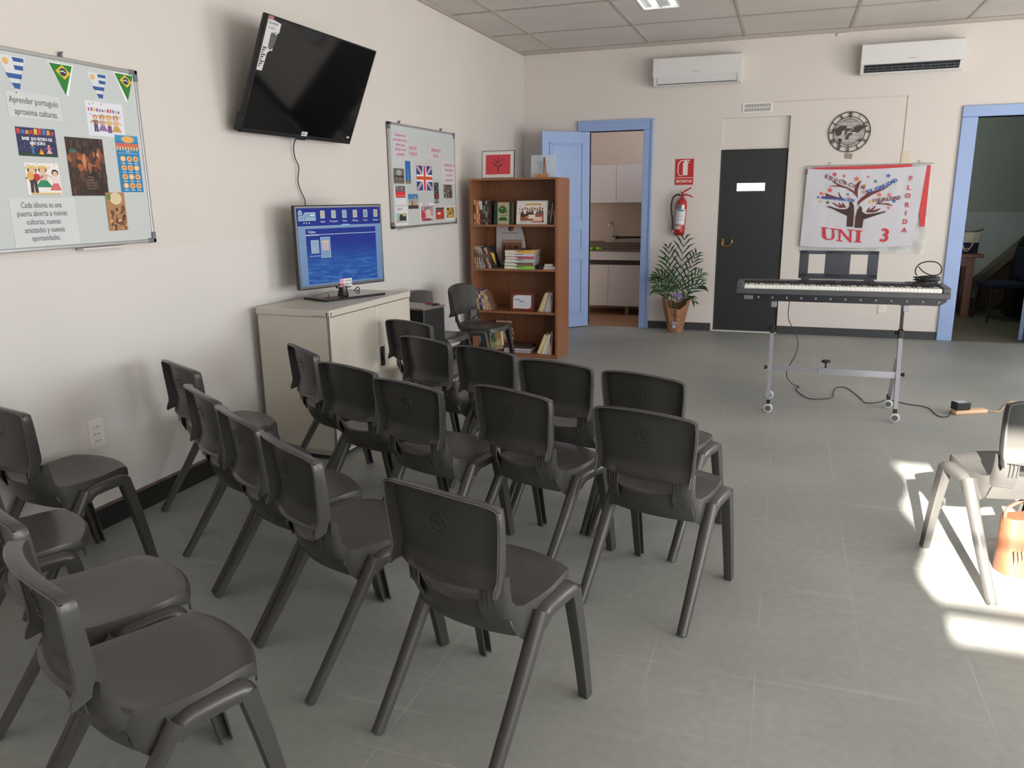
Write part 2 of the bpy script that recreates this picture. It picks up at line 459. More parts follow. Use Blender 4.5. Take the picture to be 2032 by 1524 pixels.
    e.tube([(x, yy(x, zc + z), zc + z) for x, z in ring], 0.0013, 5, caps=False)
    sm = [(0.019 * math.cos(a), 0.018 * math.sin(a)) for a in [PI * 1.12 + PI * 0.76 * i / 10 for i in range(11)]]
    e.tube([(x, yy(x, zc + z), zc + z) for x, z in sm], 0.0012, 5)
    for s in (-1, 1): e.tube([(s * .011, yy(.011, zc + .007), zc + .007), (s * .011, yy(.011, zc + .016), zc + .016)], 0.0018, 6)
    e.build('relief_emblem', plast, bk, smooth=True)
    # ---- seat: dished shell that rises into the hand slot
    prof = [(0.208, 0.405), (0.206, 0.424), (0.196, 0.436), (0.170, 0.440), (0.12, 0.438), (0.05, 0.432), (-0.03, 0.427), (-0.09, 0.426), (-0.135, 0.432), (-0.165, 0.442), (-0.180, 0.450), (-0.188, 0.456)]
    halfw = [0.142, 0.150, 0.157, 0.167, 0.175, 0.180, 0.180, 0.176, 0.169, 0.163, 0.157, 0.151]
    rows = []
    for (y, z), w in zip(prof, halfw):
        row = []
        for u in us:
            a = abs(u)
            yy2 = y - (0.034 * a ** 2.2 if y > 0.16 else (0.034 * a ** 2.2) * smooth01((y - 0.0) / 0.16))
            zz = z + 0.012 * a ** 2 * smooth01((0.10 - y) / 0.2)
            if y < -0.1: yy2 += 0.046 * a * a * smooth01((-0.1 - y) / 0.07)
            row.append(Vector((u * w, yy2, zz)))
        # skirt: turned down along the sides
        zb = lerp(0.425, 0.338, smooth01((y + 0.195) / 0.09))
        dn = lerp(row[-1].z - zb, 0.030, smooth01((y + 0.035) / 0.05))
        L_, R_ = [], []
        for j in range(1, 4):
            f = j / 3.0
            off = Vector((0.006 * math.sin(f * PI / 2) - 0.006 * f, 0.0, -dn * f))
            R_.append(row[-1] + off); L_.insert(0, row[0] + Vector((-off.x, 0, off.z)))
        rows.append(L_ + row + R_)
    vs, fs = grid_solid(rows, th=-0.0045)
    seat = MB().add(vs, fs)
    # rear lower wall under the slot
    P_ = []
    for i in range(7):
        t = i / 6.0; r = []
        for u in us:
            a = abs(u); zt = 0.492 - 0.036 * (1 - a ** 4); z = lerp(zt, 0.365 - 0.01 * a * a, t)
            y = -0.192 + 0.046 * a * a + 0.035 * t ** 1.6
            r.append(Vector((u * (0.151 + 0.017 * t), y, z)))
        P_.append(r)
    vs, fs = grid_solid(P_, th=0.005); seat.add(vs, fs)
    st = seat.build('seat', plast, root, smooth=40)
    # ---- side rails from which the legs run down
    for s in (-1, 1):
        k = MB()
        path = [(-0.055, 0.386), (-0.030, 0.407), (-0.006, 0.418), (0.03, 0.4225), (0.08, 0.426), (0.118, 0.426), (0.140, 0.416), (0.152, 0.398)]
        def loop(i, s=s):
            y, z = path[i]; a, b = path[max(i - 1, 0)], path[min(i + 1, len(path) - 1)]
            d = Vector((0, b[0] - a[0], b[1] - a[1])).normalized(); n = Vector((0, -d.z, d.y))
            c = Vector((s * 0.196, y, z)); r = []
            for (px_, pn) in ((-0.022, 0.000), (-0.018, 0.0), (0.010, -0.002), (0.018, -0.010), (0.020, -0.024), (0.018, -0.040), (0.004, -0.044), (-0.022, -0.036)):
                r.append(c + Vector((s * px_, 0, 0)) + n * pn)
            return r
        k.sweep(loop, len(path))
        k.build('side_rail', plast, root, smooth=45)
    # ---- rear legs: half round channels, front legs: flat faced channels
    def leg(s, top, foot, w0, w1, kind):
        T, F = Vector(top), Vector(foot); d = (F - T).normalized(); n = 9
        side = Vector((s, 0, 0)); side = (side - d * side.dot(d)).normalized()
        fwd = d.cross(side).normalized()
        if fwd.y < 0: fwd = -fwd
        def loop(i):
            t = i / (n - 1.0); c = T.lerp(F, t); c = c + fwd * (0.004 * math.sin(t * PI)); w = lerp(w0, w1, t) / 2
            o = []
            if kind == 'rear':                              # round side to the rear, open to the front
                for a in [PI + PI * j / 8 for j in range(9)]: o.append((w * math.cos(a), w * math.sin(a) * 0.95))
                o += [(w, 0.35 * w), (w * .78, 0.35 * w)]
                for a in [2 * PI - PI * j / 6 for j in range(7)]: o.append((w * .78 * math.cos(a), w * .78 * math.sin(a) * .9))
                o += [(-w * .78, 0.35 * w), (-w, 0.35 * w)]
                return [c + side * x + fwd * y for x, y in o]
            # flat outer face, open to the inside
            h = w * 0.85
            o = [(h, -w * .9), (h, w * .9), (h * .8, w), (-h, w), (-h, w * .74), (h * .55, w * .74), (h * .55, -w * .74), (-h, -w * .74), (-h, -w), (h * .8, -w)]
            return [c + side * x + fwd * y for x, y in o]
        k = MB(); k.sweep(loop, n)
        k.build('leg', plast, root, smooth=40)
    for s in (-1, 1):
        leg(s, (s * 0.194, -0.030, 0.402), (s * 0.203, -0.287, 0.0), 0.048, 0.036, 'rear')
        leg(s, (s * 0.197, 0.126, 0.404), (s * 0.197, 0.212, 0.0), 0.044, 0.034, 'front')
    return root
chair0 = make_chair()
GA = 'charcoal plastic chairs set out in rows'
CH = [
 (-0.742, 1.921, -17.3, 'nearest middle charcoal plastic chair, its rear foot cut by the bottom edge'),
 (-0.372, 2.823, -15.6, 'charcoal plastic chair at right end of the front row, smiley emblem in plain view'),
 (-0.894, 2.981, -23.2, 'charcoal chair second from the right in the row behind the nearest middle chair'),
 (-1.361, 2.982, -20.2, 'charcoal chair third from the right in the row in front of the grey cabinet'),
 (-1.775, 3.205, -20.2, 'charcoal chair fourth from the right in the row before the cabinet, overlapping its left neighbour'),
 (-2.175, 3.500, -37.2, 'charcoal chair turned sideways right against the left end of the grey cabinet'),
 (-0.462, 3.395, -19.6, 'charcoal chair at right end of the rear row, partly behind the front row end chair'),
 (-0.900, 3.540, -16.0, 'charcoal chair second from the right in the rear row'),
 (-1.305, 3.750, -22.0, 'charcoal chair in the rear row in front of the bookshelf foot'),
 (-1.715, 3.925, -23.9, 'charcoal chair in the rear row in front of the cabinet door with the black lock'),
 (-2.083, 4.448, -20.1, 'hindmost charcoal chair of the rear row, standing before the black box'),
 (-2.522, 3.005, -27.5, 'charcoal chair close to the left wall, farthest of the left-hand row of four'),
 (-2.043, 2.598, -33.5, 'second charcoal chair from the wall in the left-hand row of four'),
 (-1.674, 2.351, -33.3, 'third charcoal chair from the wall in the left-hand row of four'),
 (-1.306, 2.116, -31.8, 'nearest charcoal chair of the left-hand row of four, its seat touching the middle chair'),
 (-2.701, 2.218, -12.3, 'charcoal chair at the left picture edge below the white wall socket'),
 (-2.314, 1.690, -34.5, 'charcoal chair at the left edge of which only the seat shows'),
 (-1.735, 1.495, -29.0, 'charcoal chair at the left edge just behind the nearest left corner chair'),
 (-1.342, 1.266, -27.5, 'nearest charcoal chair in the lower left corner of the picture'),
 (-2.402, 6.144, -99.4, 'charcoal chair facing right, set against the bookshelf'),
 (-2.560, 5.612, -97.0, 'charcoal chair behind the black box, its back rising over the box'),
 (0.914, 3.400, 19.5, 'charcoal chair standing in the sun patch at the right edge'),
]
for i, (x, y, a, lab) in enumerate(CH):
    o = chair0 if i == 0 else copy_tree(chair0)
    o.location = (x, y, 0); o.rotation_euler = (0, 0, math.radians(a)); o['label'] = lab
    if i < 19: o['group'] = GA

# ---------------------------------------------------------------- flat printed things on the walls
# local frame of every wall thing: x to the viewer's right, z up, front towards -y
LW = PI / 2                                   # turn for things on the left wall
def art(name, w, h, shapes, parent, t=0.0008, bg=(245, 245, 245), outline=None, y0=0.0):
    # a thin sheet with coloured shapes printed on it; shapes: (poly in 0..1 frame, colour)
    k = MB(); mats = [flat(bg)]
    if outline: k.prism([(x * w - w / 2, z * h - h / 2) for x, z in outline], y0, y0 + t)
    else: k.box((-w / 2, y0, -h / 2), (w / 2, y0 + t, h / 2))
    idx = {tuple(bg): 0}
    for i, (pl, c) in enumerate(shapes):
        c = tuple(c)
        if c not in idx: idx[c] = len(mats); mats.append(flat(c))
        k.mi = idx[c]
        k.poly([(min(1, max(0, x)) * w - w / 2, min(1, max(0, z)) * h - h / 2) for x, z in pl], y0 - 0.0002 - 0.00002 * i)
    return k.build(name, mats, parent, fixn=False)
def R_(x0, z0, x1, z1): return [(x0, z0), (x1, z0), (x1, z1), (x0, z1)]
def E_(cx, cz, rx, rz, n=14, a0=0.0): return [(cx + rx * math.cos(a0 + 2 * PI * i / n), cz + rz * math.sin(a0 + 2 * PI * i / n)) for i in range(n)]
def star(cx, cz, r, asp=1.0, rot=0.0, n=5, q=0.42):
    return [(cx + (r if i % 2 == 0 else r * q) * math.sin(rot + PI * i / n), cz + asp * (r if i % 2 == 0 else r * q) * math.cos(rot + PI * i / n)) for i in range(2 * n)]
def blobs(seed, n, box_, cols, s0, s1):
    rn = random.Random(seed); out = []
    for i in range(n):
        x, z = rn.uniform(box_[0], box_[2]), rn.uniform(box_[1], box_[3])
        rx, rz = rn.uniform(s0, s1), rn.uniform(s0, s1); m = rn.choice([5, 6, 7]); a = rn.uniform(0, 6)
        out.append(([(min(1, max(0, x + rx * rn.uniform(.6, 1.2) * math.cos(a + 2 * PI * j / m))), min(1, max(0, z + rz * rn.uniform(.6, 1.2) * math.sin(a + 2 * PI * j / m)))) for j in range(m)], rn.choice(cols)))
    return out
def person(x, z, h, skin, top, bottom, hat=None, hair=(60, 40, 30), asp=1.0, skirt=False):
    w = h * 0.20 * asp
    s = []
    if skirt: s.append(([(x - w * 0.5, z + h * .45), (x + w * 0.5, z + h * .45), (x + w * 1.7, z + h * .1), (x - w * 1.7, z + h * .1)], bottom))
    else: s += [([(x - w * .7, z), (x - w * .1, z), (x, z + h * .42), (x - w * .6, z + h * .42)], bottom), ([(x + w * .1, z), (x + w * .7, z), (x + w * .6, z + h * .42), (x, z + h * .42)], bottom)]
    s += [([(x - w * .7, z + h * .4), (x + w * .7, z + h * .4), (x + w * .9, z + h * .68), (x - w * .9, z + h * .68)], top)]
    s += [([(x + w * .7, z + h * .66), (x + w * .9, z + h * .58), (x + w * 1.9, z + h * .5), (x + w * 1.9, z + h * .56)], top), ([(x - w * .7, z + h * .66), (x - w * .9, z + h * .58), (x - w * 1.9, z + h * .48), (x - w * 1.9, z + h * .55)], top)]
    s += [(E_(x, z + h * .84, w * .85, h * .15, 10), hair), (E_(x, z + h * .80, w * .62, h * .12, 10), skin)]
    if hat: s += [(E_(x, z + h * .93, w * 1.5, h * .045, 10), hat), (R_(x - w * .7, z + h * .93, x + w * .7, z + h * 1.02), hat)]
    return s

def scrawl(w, h, m, parent, loc, seed=1, name='small_print'):
    # print too small to read in the photograph: a row of short uneven strokes
    rn = random.Random(seed); k = MB(); x = -w / 2
    while x < w / 2 - .001:
        cw = h * rn.uniform(.45, .8); kind = rn.randrange(3); t_ = h * .16
        if kind != 1: k.box((x, 0, -h / 2), (x + t_, .0002, h / 2))
        if kind != 0: k.box((x + cw - t_, 0, -h / 2), (x + cw, .0002, h / 2 * rn.uniform(.4, 1)))
        zz = rn.uniform(-.3, .4) * h; k.box((x, 0, zz), (x + cw, .0002, zz + t_))
        x += cw + h * .22
    o = k.build(name, m, parent); o.location = loc; return o

# ---------------------------------------------------------------- whiteboards
alu = mat('brushed_aluminium', (190, 190, 190), 0.35, metal=0.8)
corner_m = mat('corner_grey_plastic', (112, 113, 120), 0.5)
board_m = mat('whiteboard_surface', (203, 209, 209), 0.22, coat=0.3)
def whiteboard(label, y0, y1, z0, z1, tray):
    w, h = y1 - y0, z1 - z0
    t = thing('whiteboard', label, 'whiteboard', (XL + 0.022, (y0 + y1) / 2, (z0 + z1) / 2), LW)
    box('writing_surface', (-w / 2 + .01, -0.002, -h / 2 + .01), (w / 2 - .01, 0.012, h / 2 - .01), board_m, t)
    k = MB(); f = 0.016
    k.rbox((-w / 2 + .02, -0.008, h / 2 - f), (w / 2 - .02, 0.014, h / 2), .003); k.rbox((-w / 2 + .02, -0.008, -h / 2), (w / 2 - .02, 0.014, -h / 2 + f), .003)
    k.rbox((-w / 2, -0.008, -h / 2 + .03), (-w / 2 + f, 0.014, h / 2 - .03), .003); k.rbox((w / 2 - f, -0.008, -h / 2 + .03), (w / 2, 0.014, h / 2 - .03), .003)
    k.build('frame', alu, t)
    for sx in (-1, 1):
        for sz in (-1, 1):
            a = sorted((sx * w / 2 + sx * .002, sx * (w / 2 - .045))); b = sorted((sz * h / 2 + sz * .002, sz * (h / 2 - .02)))
            c = sorted((sx * w / 2 + sx * .002, sx * (w / 2 - .02))); d = sorted((sz * h / 2 + sz * .002, sz * (h / 2 - .05)))
            k = MB(); k.rbox((a[0], -0.011, b[0]), (a[1], 0.014, b[1]), .004); k.rbox((c[0], -0.011, d[0]), (c[1], 0.014, d[1]), .004)
            k.build('corner_cap', corner_m, t)
    for x in ((-0.28 * w, 0.18 * w) if w < 1.25 else (-0.34 * w, 0.29 * w)):
        k = MB(); k.rbox((x - .006, 0.002, h / 2), (x + .006, .016, h / 2 + .018), .002); k.tube([(x, -.004, h / 2 + .02), (x, .016, h / 2 + .02)], .004, 8); k.build('hanging_clip', corner_m, t)
    k = MB(); k.rbox((tray[0], -.03, -h / 2 - .012), (tray[1], .01, -h / 2 - .002), .002); k.build('pen_tray', mat('tray_white', (215, 212, 208), .4), t)
    return t
whiteboard('large whiteboard with flags and Portuguese course sheets, cut by the left edge', 1.86, 3.10, 1.306, 2.096, (0.17, 0.42))
whiteboard('whiteboard with the Union Jack sheet and English course pictures', 5.605, 6.88, 1.268, 2.075, (-0.52, -0.16))
PX = XL + 0.0252                                     # plane of the sheets on the boards
def sheet(name, label, cat, pts, shapes, bg=(245, 245, 245), group=None, tri=None, rot=0.0, lift=0.0):
    ys = [p[0] for p in pts]; zs = [p[1] for p in pts]
    if tri: y0, y1, z0, z1 = min(ys), max(ys), min(zs), max(zs)
    else:
        y0, y1 = (pts[0][0] + pts[3][0]) / 2, (pts[1][0] + pts[2][0]) / 2; z0, z1 = (pts[2][1] + pts[3][1]) / 2, (pts[0][1] + pts[1][1]) / 2
    t = thing(name, label, cat, (PX + lift, (y0 + y1) / 2, (z0 + z1) / 2), 0, group, rot=(0, 0, LW))
    w, h = y1 - y0, z1 - z0
    ol = None
    if tri: ol = [((y - y0) / w, (z - z0) / h) for y, z in pts]
    o = art('paper', w, h, shapes, t, bg=bg, outline=ol)
    return t, w, h
def URU(o=0):
    B = (48, 92, 160)
    return [([(.52, .97), (.93, .97), (.92, .86), (.55, .86)], B), ([(.54, .76), (.88, .76), (.86, .64), (.57, .64)], B), ([(.22, .53), (.80, .53), (.76, .40), (.30, .40)], B), ([(.38, .28), (.70, .28), (.66, .13), (.47, .13)], B), (star(.28, .84, .13, .85, n=8, q=.7), (226, 182, 110))]
def BRA():
    return [([(.06, .97), (.95, .97), (.57, .08)], (40, 128, 48)), ([(.28, .76), (.55, .96), (.86, .73), (.60, .53)], (228, 190, 50)), (E_(.57, .75, .14, .12), (36, 60, 92)), ([(.45, .77), (.57, .80), (.68, .74), (.68, .71), (.57, .765), (.45, .735)], (225, 232, 225))]
sheet('pennant', 'Uruguayan flag pennant nearest the left picture edge', 'pennant', [(2.395, 2.066), (2.520, 2.066), (2.458, 1.925)], URU(), tri=1, bg=(222, 224, 226))
sheet('pennant', 'Brazilian flag pennant between the two Uruguayan ones', 'pennant', [(2.620, 2.070), (2.748, 2.070), (2.703, 1.935)], BRA(), tri=1)
sheet('pennant', 'Uruguayan flag pennant between the two Brazilian ones', 'pennant', [(2.812, 2.056), (2.926, 2.056), (2.872, 1.935)], URU(), tri=1, bg=(222, 224, 226))
sheet('pennant', 'Brazilian flag pennant at the right end of the pennant row', 'pennant', [(2.963, 2.075), (3.085, 2.075), (3.022, 1.946)], BRA(), tri=1)
ink = flat((84, 84, 86))
t, w, h = sheet('text_sheet', 'white sheet reading Aprender portugués aproxima culturas', 'sheet of paper', [(2.409, 1.932), (2.662, 1.932), (2.650, 1.833), (2.409, 1.833)], [], bg=(211, 214, 216))
text('Aprender portugués', .036, ink, t, (0, -.0008, .018), w=.225); text('aproxima culturas.', .036, ink, t, (.005, -.0008, -.026), w=.20)
t, w, h = sheet('text_sheet', 'white sheet reading Cada idioma es una puerta abierta', 'sheet of paper', [(2.350, 1.521), (2.662, 1.520), (2.662, 1.324), (2.350, 1.325)], [], bg=(213, 216, 218))
for i, (s_, w_) in enumerate((('Cada idioma es una', .19), ('puerta abierta a nuevas', .235), ('culturas, nuevas', .16), ('amistades y nuevas', .19), ('oportunidades.', .135))): text(s_, .034, ink, t, (-.01, -.0008, .068 - .0335 * i), w=w_)
sk = (232, 190, 160)
sh = []
for i in range(12): sh.append(([(.06 + .072 * i, .80 + .015 * math.sin(i)), (.105 + .072 * i, .80 + .015 * math.sin(i)), (.105 + .072 * i, .71), (.06 + .072 * i, .71)], [(220, 90, 80), (90, 110, 190), (230, 180, 90), (110, 80, 150)][i % 4]))
sh += person(.22, .12, .50, sk, (150, 110, 90), (60, 60, 90), hair=(190, 110, 70), asp=.75) + person(.40, .10, .52, sk, (200, 150, 150), (150, 110, 170), hair=(70, 40, 40), hat=(205, 150, 90), asp=.75, skirt=True) + person(.58, .11, .52, sk, (215, 190, 120), (110, 60, 130), hair=(180, 130, 70), hat=(215, 170, 100), asp=.75) + person(.77, .10, .54, sk, (230, 180, 140), (205, 160, 90), hair=(110, 50, 40), hat=(210, 160, 110), asp=.75, skirt=True)
for x, z in ((.1, .9), (.2, .92), (.42, .93), (.9, .62), (.12, .62), (.8, .6)): sh.append((E_(x, z, .012, .02, 6), (90, 90, 110)))
sheet('clipart_sheet', 'white sheet with four small cartoon children under bunting', 'sheet of paper', [(2.784, 1.935), (2.998, 1.935), (2.986, 1.788), (2.784, 1.788)], sh, bg=(228, 228, 236))
sh = [(R_(0, 0, 1, .12), (38, 66, 50))]
for i in range(9): sh.append(([(.02 + .108 * i, .95 - .05 * math.sin(i * .9)), (.10 + .108 * i, .95 - .05 * math.sin(i * .9)), (.10 + .108 * i, .74), (.06 + .108 * i, .80), (.02 + .108 * i, .74)], [(214, 70, 60), (70, 120, 200), (226, 160, 50), (190, 70, 70), (235, 195, 70)][i % 5]))
sh += blobs(3, 26, (.03, .2, .97, .75), [(210, 215, 230)], .006, .012)
sh += person(.36, .08, .40, sk, (60, 120, 160), (80, 120, 170), hat=(230, 220, 190), asp=.6) + person(.78, .08, .38, sk, (220, 130, 160), (230, 190, 190), hair=(110, 60, 40), asp=.6, skirt=True)
sh += [([(.50, .08), (.64, .08), (.60, .20), (.57, .30), (.54, .20)], (230, 130, 50)), ([(.54, .09), (.60, .09), (.57, .2)], (250, 210, 90))]
t, w, h = sheet('festival_poster', 'dark blue poster of a children\'s festival with bonfire and bunting', 'poster', [(2.428, 1.798), (2.611, 1.798), (2.609, 1.686), (2.428, 1.686)], sh, bg=(48, 52, 92))
text('BASE  DO RITMO DE', .016, flat((235, 235, 240)), t, (0, -.0025, .012), w=.14, bold=.0008); text('SÃO JOÃO', .016, flat((235, 235, 240)), t, (0, -.0025, -.005), w=.07, bold=.0008)
sh = [(R_(.1, 0, .98, .06), (224, 190, 130))]
sh += person(.20, .06, .84, sk, (70, 60, 60), (64, 50, 48), hat=(226, 196, 130), asp=.95) + person(.50, .16, .74, sk, (216, 186, 170), (48, 140, 100), hat=(224, 190, 110), asp=1.0, skirt=True) + person(.86, .06, .76, sk, (240, 220, 220), (214, 110, 110), hair=(40, 30, 30), asp=.8, skirt=True)
sh += [(E_(.13, .58, .10, .13), (226, 176, 80)), (E_(.31, .55, .09, .12), (196, 50, 50)), ([(.32, .50), (.50, .62), (.50, .58), (.34, .46)], (190, 60, 50))]
for x, z in ((.08, .92), (.36, .95), (.72, .88), (.86, .93), (.06, .80)): sh.append((E_(x, z, .012, .018, 6), (60, 60, 70)))
sheet('clipart_sheet', 'white sheet with three cartoon folk dancers, a guitarist and two women', 'sheet of paper', [(2.443, 1.660), (2.606, 1.660), (2.602, 1.533), (2.443, 1.533)], sh, bg=(240, 236, 232))
sh = blobs(11, 60, (.05, .45, .95, .75), [(140, 80, 50), (170, 100, 62), (110, 66, 46), (92, 60, 46)], .03, .09) + blobs(12, 40, (.05, .02, .95, .4), [(58, 44, 36), (72, 52, 42), (92, 64, 50), (44, 36, 32)], .05, .12) + blobs(13, 20, (.1, .8, .9, .97), [(80, 62, 54), (60, 46, 42)], .04, .08)
sh += [(E_(.42, .60, .05, .12), (206, 140, 90)), (E_(.80, .72, .03, .04), (210, 160, 120)), (R_(.06, .74, .24, .79), (70, 110, 108))]
for j in range(5): sh.append((R_(.45, .12 + .05 * j, .62, .135 + .05 * j), (126, 104, 92)))
sheet('dark_photo_print', 'dark reddish brown photograph of a crowded market hall', 'photo print', [(2.654, 1.774), (2.853, 1.774), (2.853, 1.528), (2.654, 1.528)], sh, bg=(62, 46, 38))
sh = [(R_(0, .90, 1, 1), (58, 150, 196)), (E_(.55, .93, .28, .06), (236, 178, 100)), (R_(0, .78, 1, .86), (214, 110, 90))]
for i in range(8): sh.append((R_(.02 + .122 * i, .735, .08 + .122 * i, .80), (240, 200, 130)))
sh += [(R_(.05, .685, .95, .69), (230, 240, 245)), (R_(.4, .71, .6, .72), (230, 240, 245))]
for r in range(4):
    for c in range(3):
        x, z = .24 + .28 * c, .59 - .158 * r
        sh += [(E_(x, z, .12, .052), (238, 184, 116)), (E_(x, z, .07, .028, 8), (206, 130, 80) if (r + c) % 3 else (240, 220, 190)), (R_(x - .09, z - .085, x + .09, z - .073), (220, 238, 245))]
sheet('menu_poster', 'narrow blue menu poster with twelve round orange dishes', 'poster', [(2.927, 1.800), (3.066, 1.800), (3.060, 1.544), (2.927, 1.544)], sh, bg=(44, 132, 182))
sh = [(E_(.52, .84, .32, .16), (226, 204, 166)), (E_(.15, .88, .12, .08), (104, 130, 70))] + blobs(17, 40, (.08, .05, .92, .6), [(150, 104, 68), (196, 148, 98), (116, 76, 50), (220, 180, 130), (90, 60, 42)], .04, .12)
sheet('food_photo_print', 'small brown and gold photo of hands and bread, lower right of the large board', 'photo print', [(2.838, 1.545), (2.945, 1.540), (2.930, 1.368), (2.820, 1.374)], sh, bg=(176, 130, 88), lift=.002)

# sheets of the far whiteboard
pink = flat((214, 84, 112)); pbg = (205, 202, 208)
def lines(t, rows, size, m, z0, dz, ws, x=0):
    for i, s_ in enumerate(rows): text(s_, size, m, t, (x, -.0009, z0 - dz * i), w=ws[i])
t, w, h = sheet('text_sheet', 'sheet with five pink lines at top left of the far whiteboard', 'sheet of paper', [(5.656, 2.014), (5.922, 2.014), (5.922, 1.816), (5.656, 1.816)], [], bg=pbg)
lines(t, ['Cada idioma es una', 'puerta abierta a nuevas', 'culturas, nuevas', 'amistades y nuevas', 'oportunidades.'], .03, pink, .072, .036, [.19, .235, .16, .19, .14])
t, w, h = sheet('text_sheet', 'sheet reading ENGLISH WORKSHOP in pink capitals', 'sheet of paper', [(5.936, 1.924), (6.141, 1.924), (6.141, 1.832), (5.936, 1.832)], [], bg=pbg)
lines(t, ['ENGLISH', 'WORKSHOP'], .04, pink, .022, .046, [.125, .15], x=-.02)
t, w, h = sheet('text_sheet', 'sheet reading APRENDAMOS INGLES in pink capitals', 'sheet of paper', [(6.299, 1.935), (6.588, 1.935), (6.588, 1.828), (6.299, 1.828)], [], bg=pbg)
lines(t, ['APRENDAMOS', 'INGLES'], .04, pink, .020, .046, [.19, .10], x=.02)
t, w, h = sheet('text_sheet', 'sheet with four pink lines at the right edge of the far whiteboard', 'sheet of paper', [(6.557, 1.827), (6.872, 1.827), (6.872, 1.621), (6.557, 1.621)], [], bg=(208, 205, 211))
lines(t, ['¡El verdadero potencial', 'del conocimiento', 'no es sino', 'compartirlo!'], .032, pink, .066, .044, [.23, .18, .14, .19], x=.02)
sheet('tower_photo_print', 'narrow blue photo of a tall clock tower', 'photo print', [(5.861, 1.796), (5.954, 1.796), (5.954, 1.617), (5.861, 1.617)], [(R_(.36, .12, .62, .62), (86, 140, 180)), ([(.36, .62), (.62, .62), (.49, .72)], (86, 140, 180)), (R_(0, 0, 1, .10), (140, 120, 80)), (R_(.30, .10, .66, .2), (130, 130, 120))], bg=(28, 104, 176))
sheet('crowd_photo_print', 'greyish photo of a crowd in an arena on the far board\'s left', 'photo print', [(5.653, 1.733), (5.837, 1.733), (5.837, 1.617), (5.653, 1.617)], [(E_(.5, .72, .25, .18), (170, 170, 168)), (R_(0, .42, 1, .5), (50, 40, 40))] + blobs(5, 50, (.03, .04, .97, .42), [(90, 60, 52), (150, 120, 100), (60, 46, 44), (180, 150, 130)], .02, .05), bg=(104, 102, 98))
Wt, Rd, Bl = (238, 236, 240), (206, 60, 50), (44, 66, 134)
sh = []
def band(x0, z0, x1, z1, t_, c):
    dx, dz = x1 - x0, z1 - z0; l = math.hypot(dx, dz); nx, nz = -dz / l * t_, dx / l * t_
    cl = lambda p: (min(1, max(0, p[0])), min(1, max(0, p[1])))
    return ([cl((x0 + nx, z0 + nz)), cl((x1 + nx, z1 + nz)), cl((x1 - nx, z1 - nz)), cl((x0 - nx, z0 - nz))], c)
sh += [band(0, 0, 1, 1, .10, Wt), band(0, 1, 1, 0, .10, Wt), band(0, 0, 1, 1, .045, (176, 60, 64)), band(0, 1, 1, 0, .045, (176, 60, 64)), (R_(.38, 0, .62, 1), Wt), (R_(0, .36, 1, .64), Wt), (R_(.44, 0, .56, 1), Rd), (R_(0, .43, 1, .57), (214, 86, 44))]
sheet('union_jack_sheet', 'upright Union Jack flag print in the middle of the far whiteboard', 'flag print', [(6.064, 1.767), (6.371, 1.767), (6.371, 1.566), (6.064, 1.566)], sh, bg=Bl)
sheet('guard_photo_print', 'tall dark photo of a red uniformed guard', 'photo print', [(6.402, 1.633), (6.500, 1.633), (6.500, 1.458), (6.402, 1.458)], [(R_(.0, .05, 1, .2), (150, 160, 156)), (R_(.4, .22, .62, .5), (216, 50, 70)), (R_(.42, .08, .60, .22), (26, 26, 30)), (E_(.5, .58, .10, .10), (30, 30, 34))] + blobs(8, 16, (.05, .55, .95, .97), [(84, 92, 86), (40, 44, 42), (120, 126, 118)], .05, .13), bg=(58, 62, 60))
sheet('street_photo_print', 'small dim photo of a wet shopping street', 'photo print', [(6.609, 1.617), (6.796, 1.617), (6.796, 1.499), (6.609, 1.499)], blobs(9, 44, (.05, .05, .95, .95), [(90, 72, 62), (140, 104, 90), (64, 54, 50), (170, 160, 150), (120, 150, 136)], .05, .12), bg=(92, 80, 72))
t, w, h = sheet('parade_photo_sheet', 'white sheet with a photo of red coated guards riding', 'photo print', [(5.655, 1.602), (5.862, 1.602), (5.862, 1.452), (5.655, 1.452)], [(R_(.08, .36, .92, .98), (92, 104, 104)), (R_(.08, .40, .92, .68), (214, 50, 60))] + [([(.08 + .14 * i, .50), (.15 + .14 * i, .42), (.22 + .14 * i, .50), (.15 + .14 * i, .46)], (230, 190, 90)) for i in range(6)] + blobs(10, 20, (.1, .72, .9, .95), [(40, 40, 44), (220, 180, 160), (210, 60, 60)], .02, .05), bg=(224, 222, 228))
sheet('bridge_photo_print', 'blue and orange photo of a bascule bridge with towers', 'photo print', [(5.890, 1.536), (6.076, 1.536), (6.076, 1.416), (5.890, 1.416)], [(R_(0, .66, 1, 1), (70, 130, 184)), (R_(0, .42, 1, .66), (150, 172, 176)), (R_(0, 0, 1, .22), (72, 56, 54)), (R_(.64, .18, .78, .82), (206, 150, 96)), (R_(.30, .18, .42, .56), (120, 92, 76)), ([(.42, .3), (.62, .55), (.62, .48), (.42, .22)], (90, 66, 56)), ([(.64, .82), (.78, .82), (.71, .94)], (150, 110, 80)), (R_(.05, .18, .98, .25), (84, 62, 54))], bg=(196, 178, 150))
t, w, h = sheet('friends_photo_sheet', 'white sheet with a handwritten line over a photo, lowest left on the far board', 'photo print', [(5.657, 1.434), (5.872, 1.434), (5.872, 1.291), (5.657, 1.291)], [(R_(.06, .14, .90, .66), (176, 176, 140)), (R_(.06, .34, .34, .66), (150, 190, 190)), (E_(.45, .40, .16, .20), (42, 50, 60)), (E_(.72, .36, .14, .16), (54, 44, 48)), (E_(.70, .56, .06, .07), (220, 180, 150)), (R_(.30, .16, .80, .24), (200, 190, 180))], bg=(224, 226, 228))
scrawl(.10, .012, flat((50, 50, 60)), t, (-.03, -.0010, .055), 9)
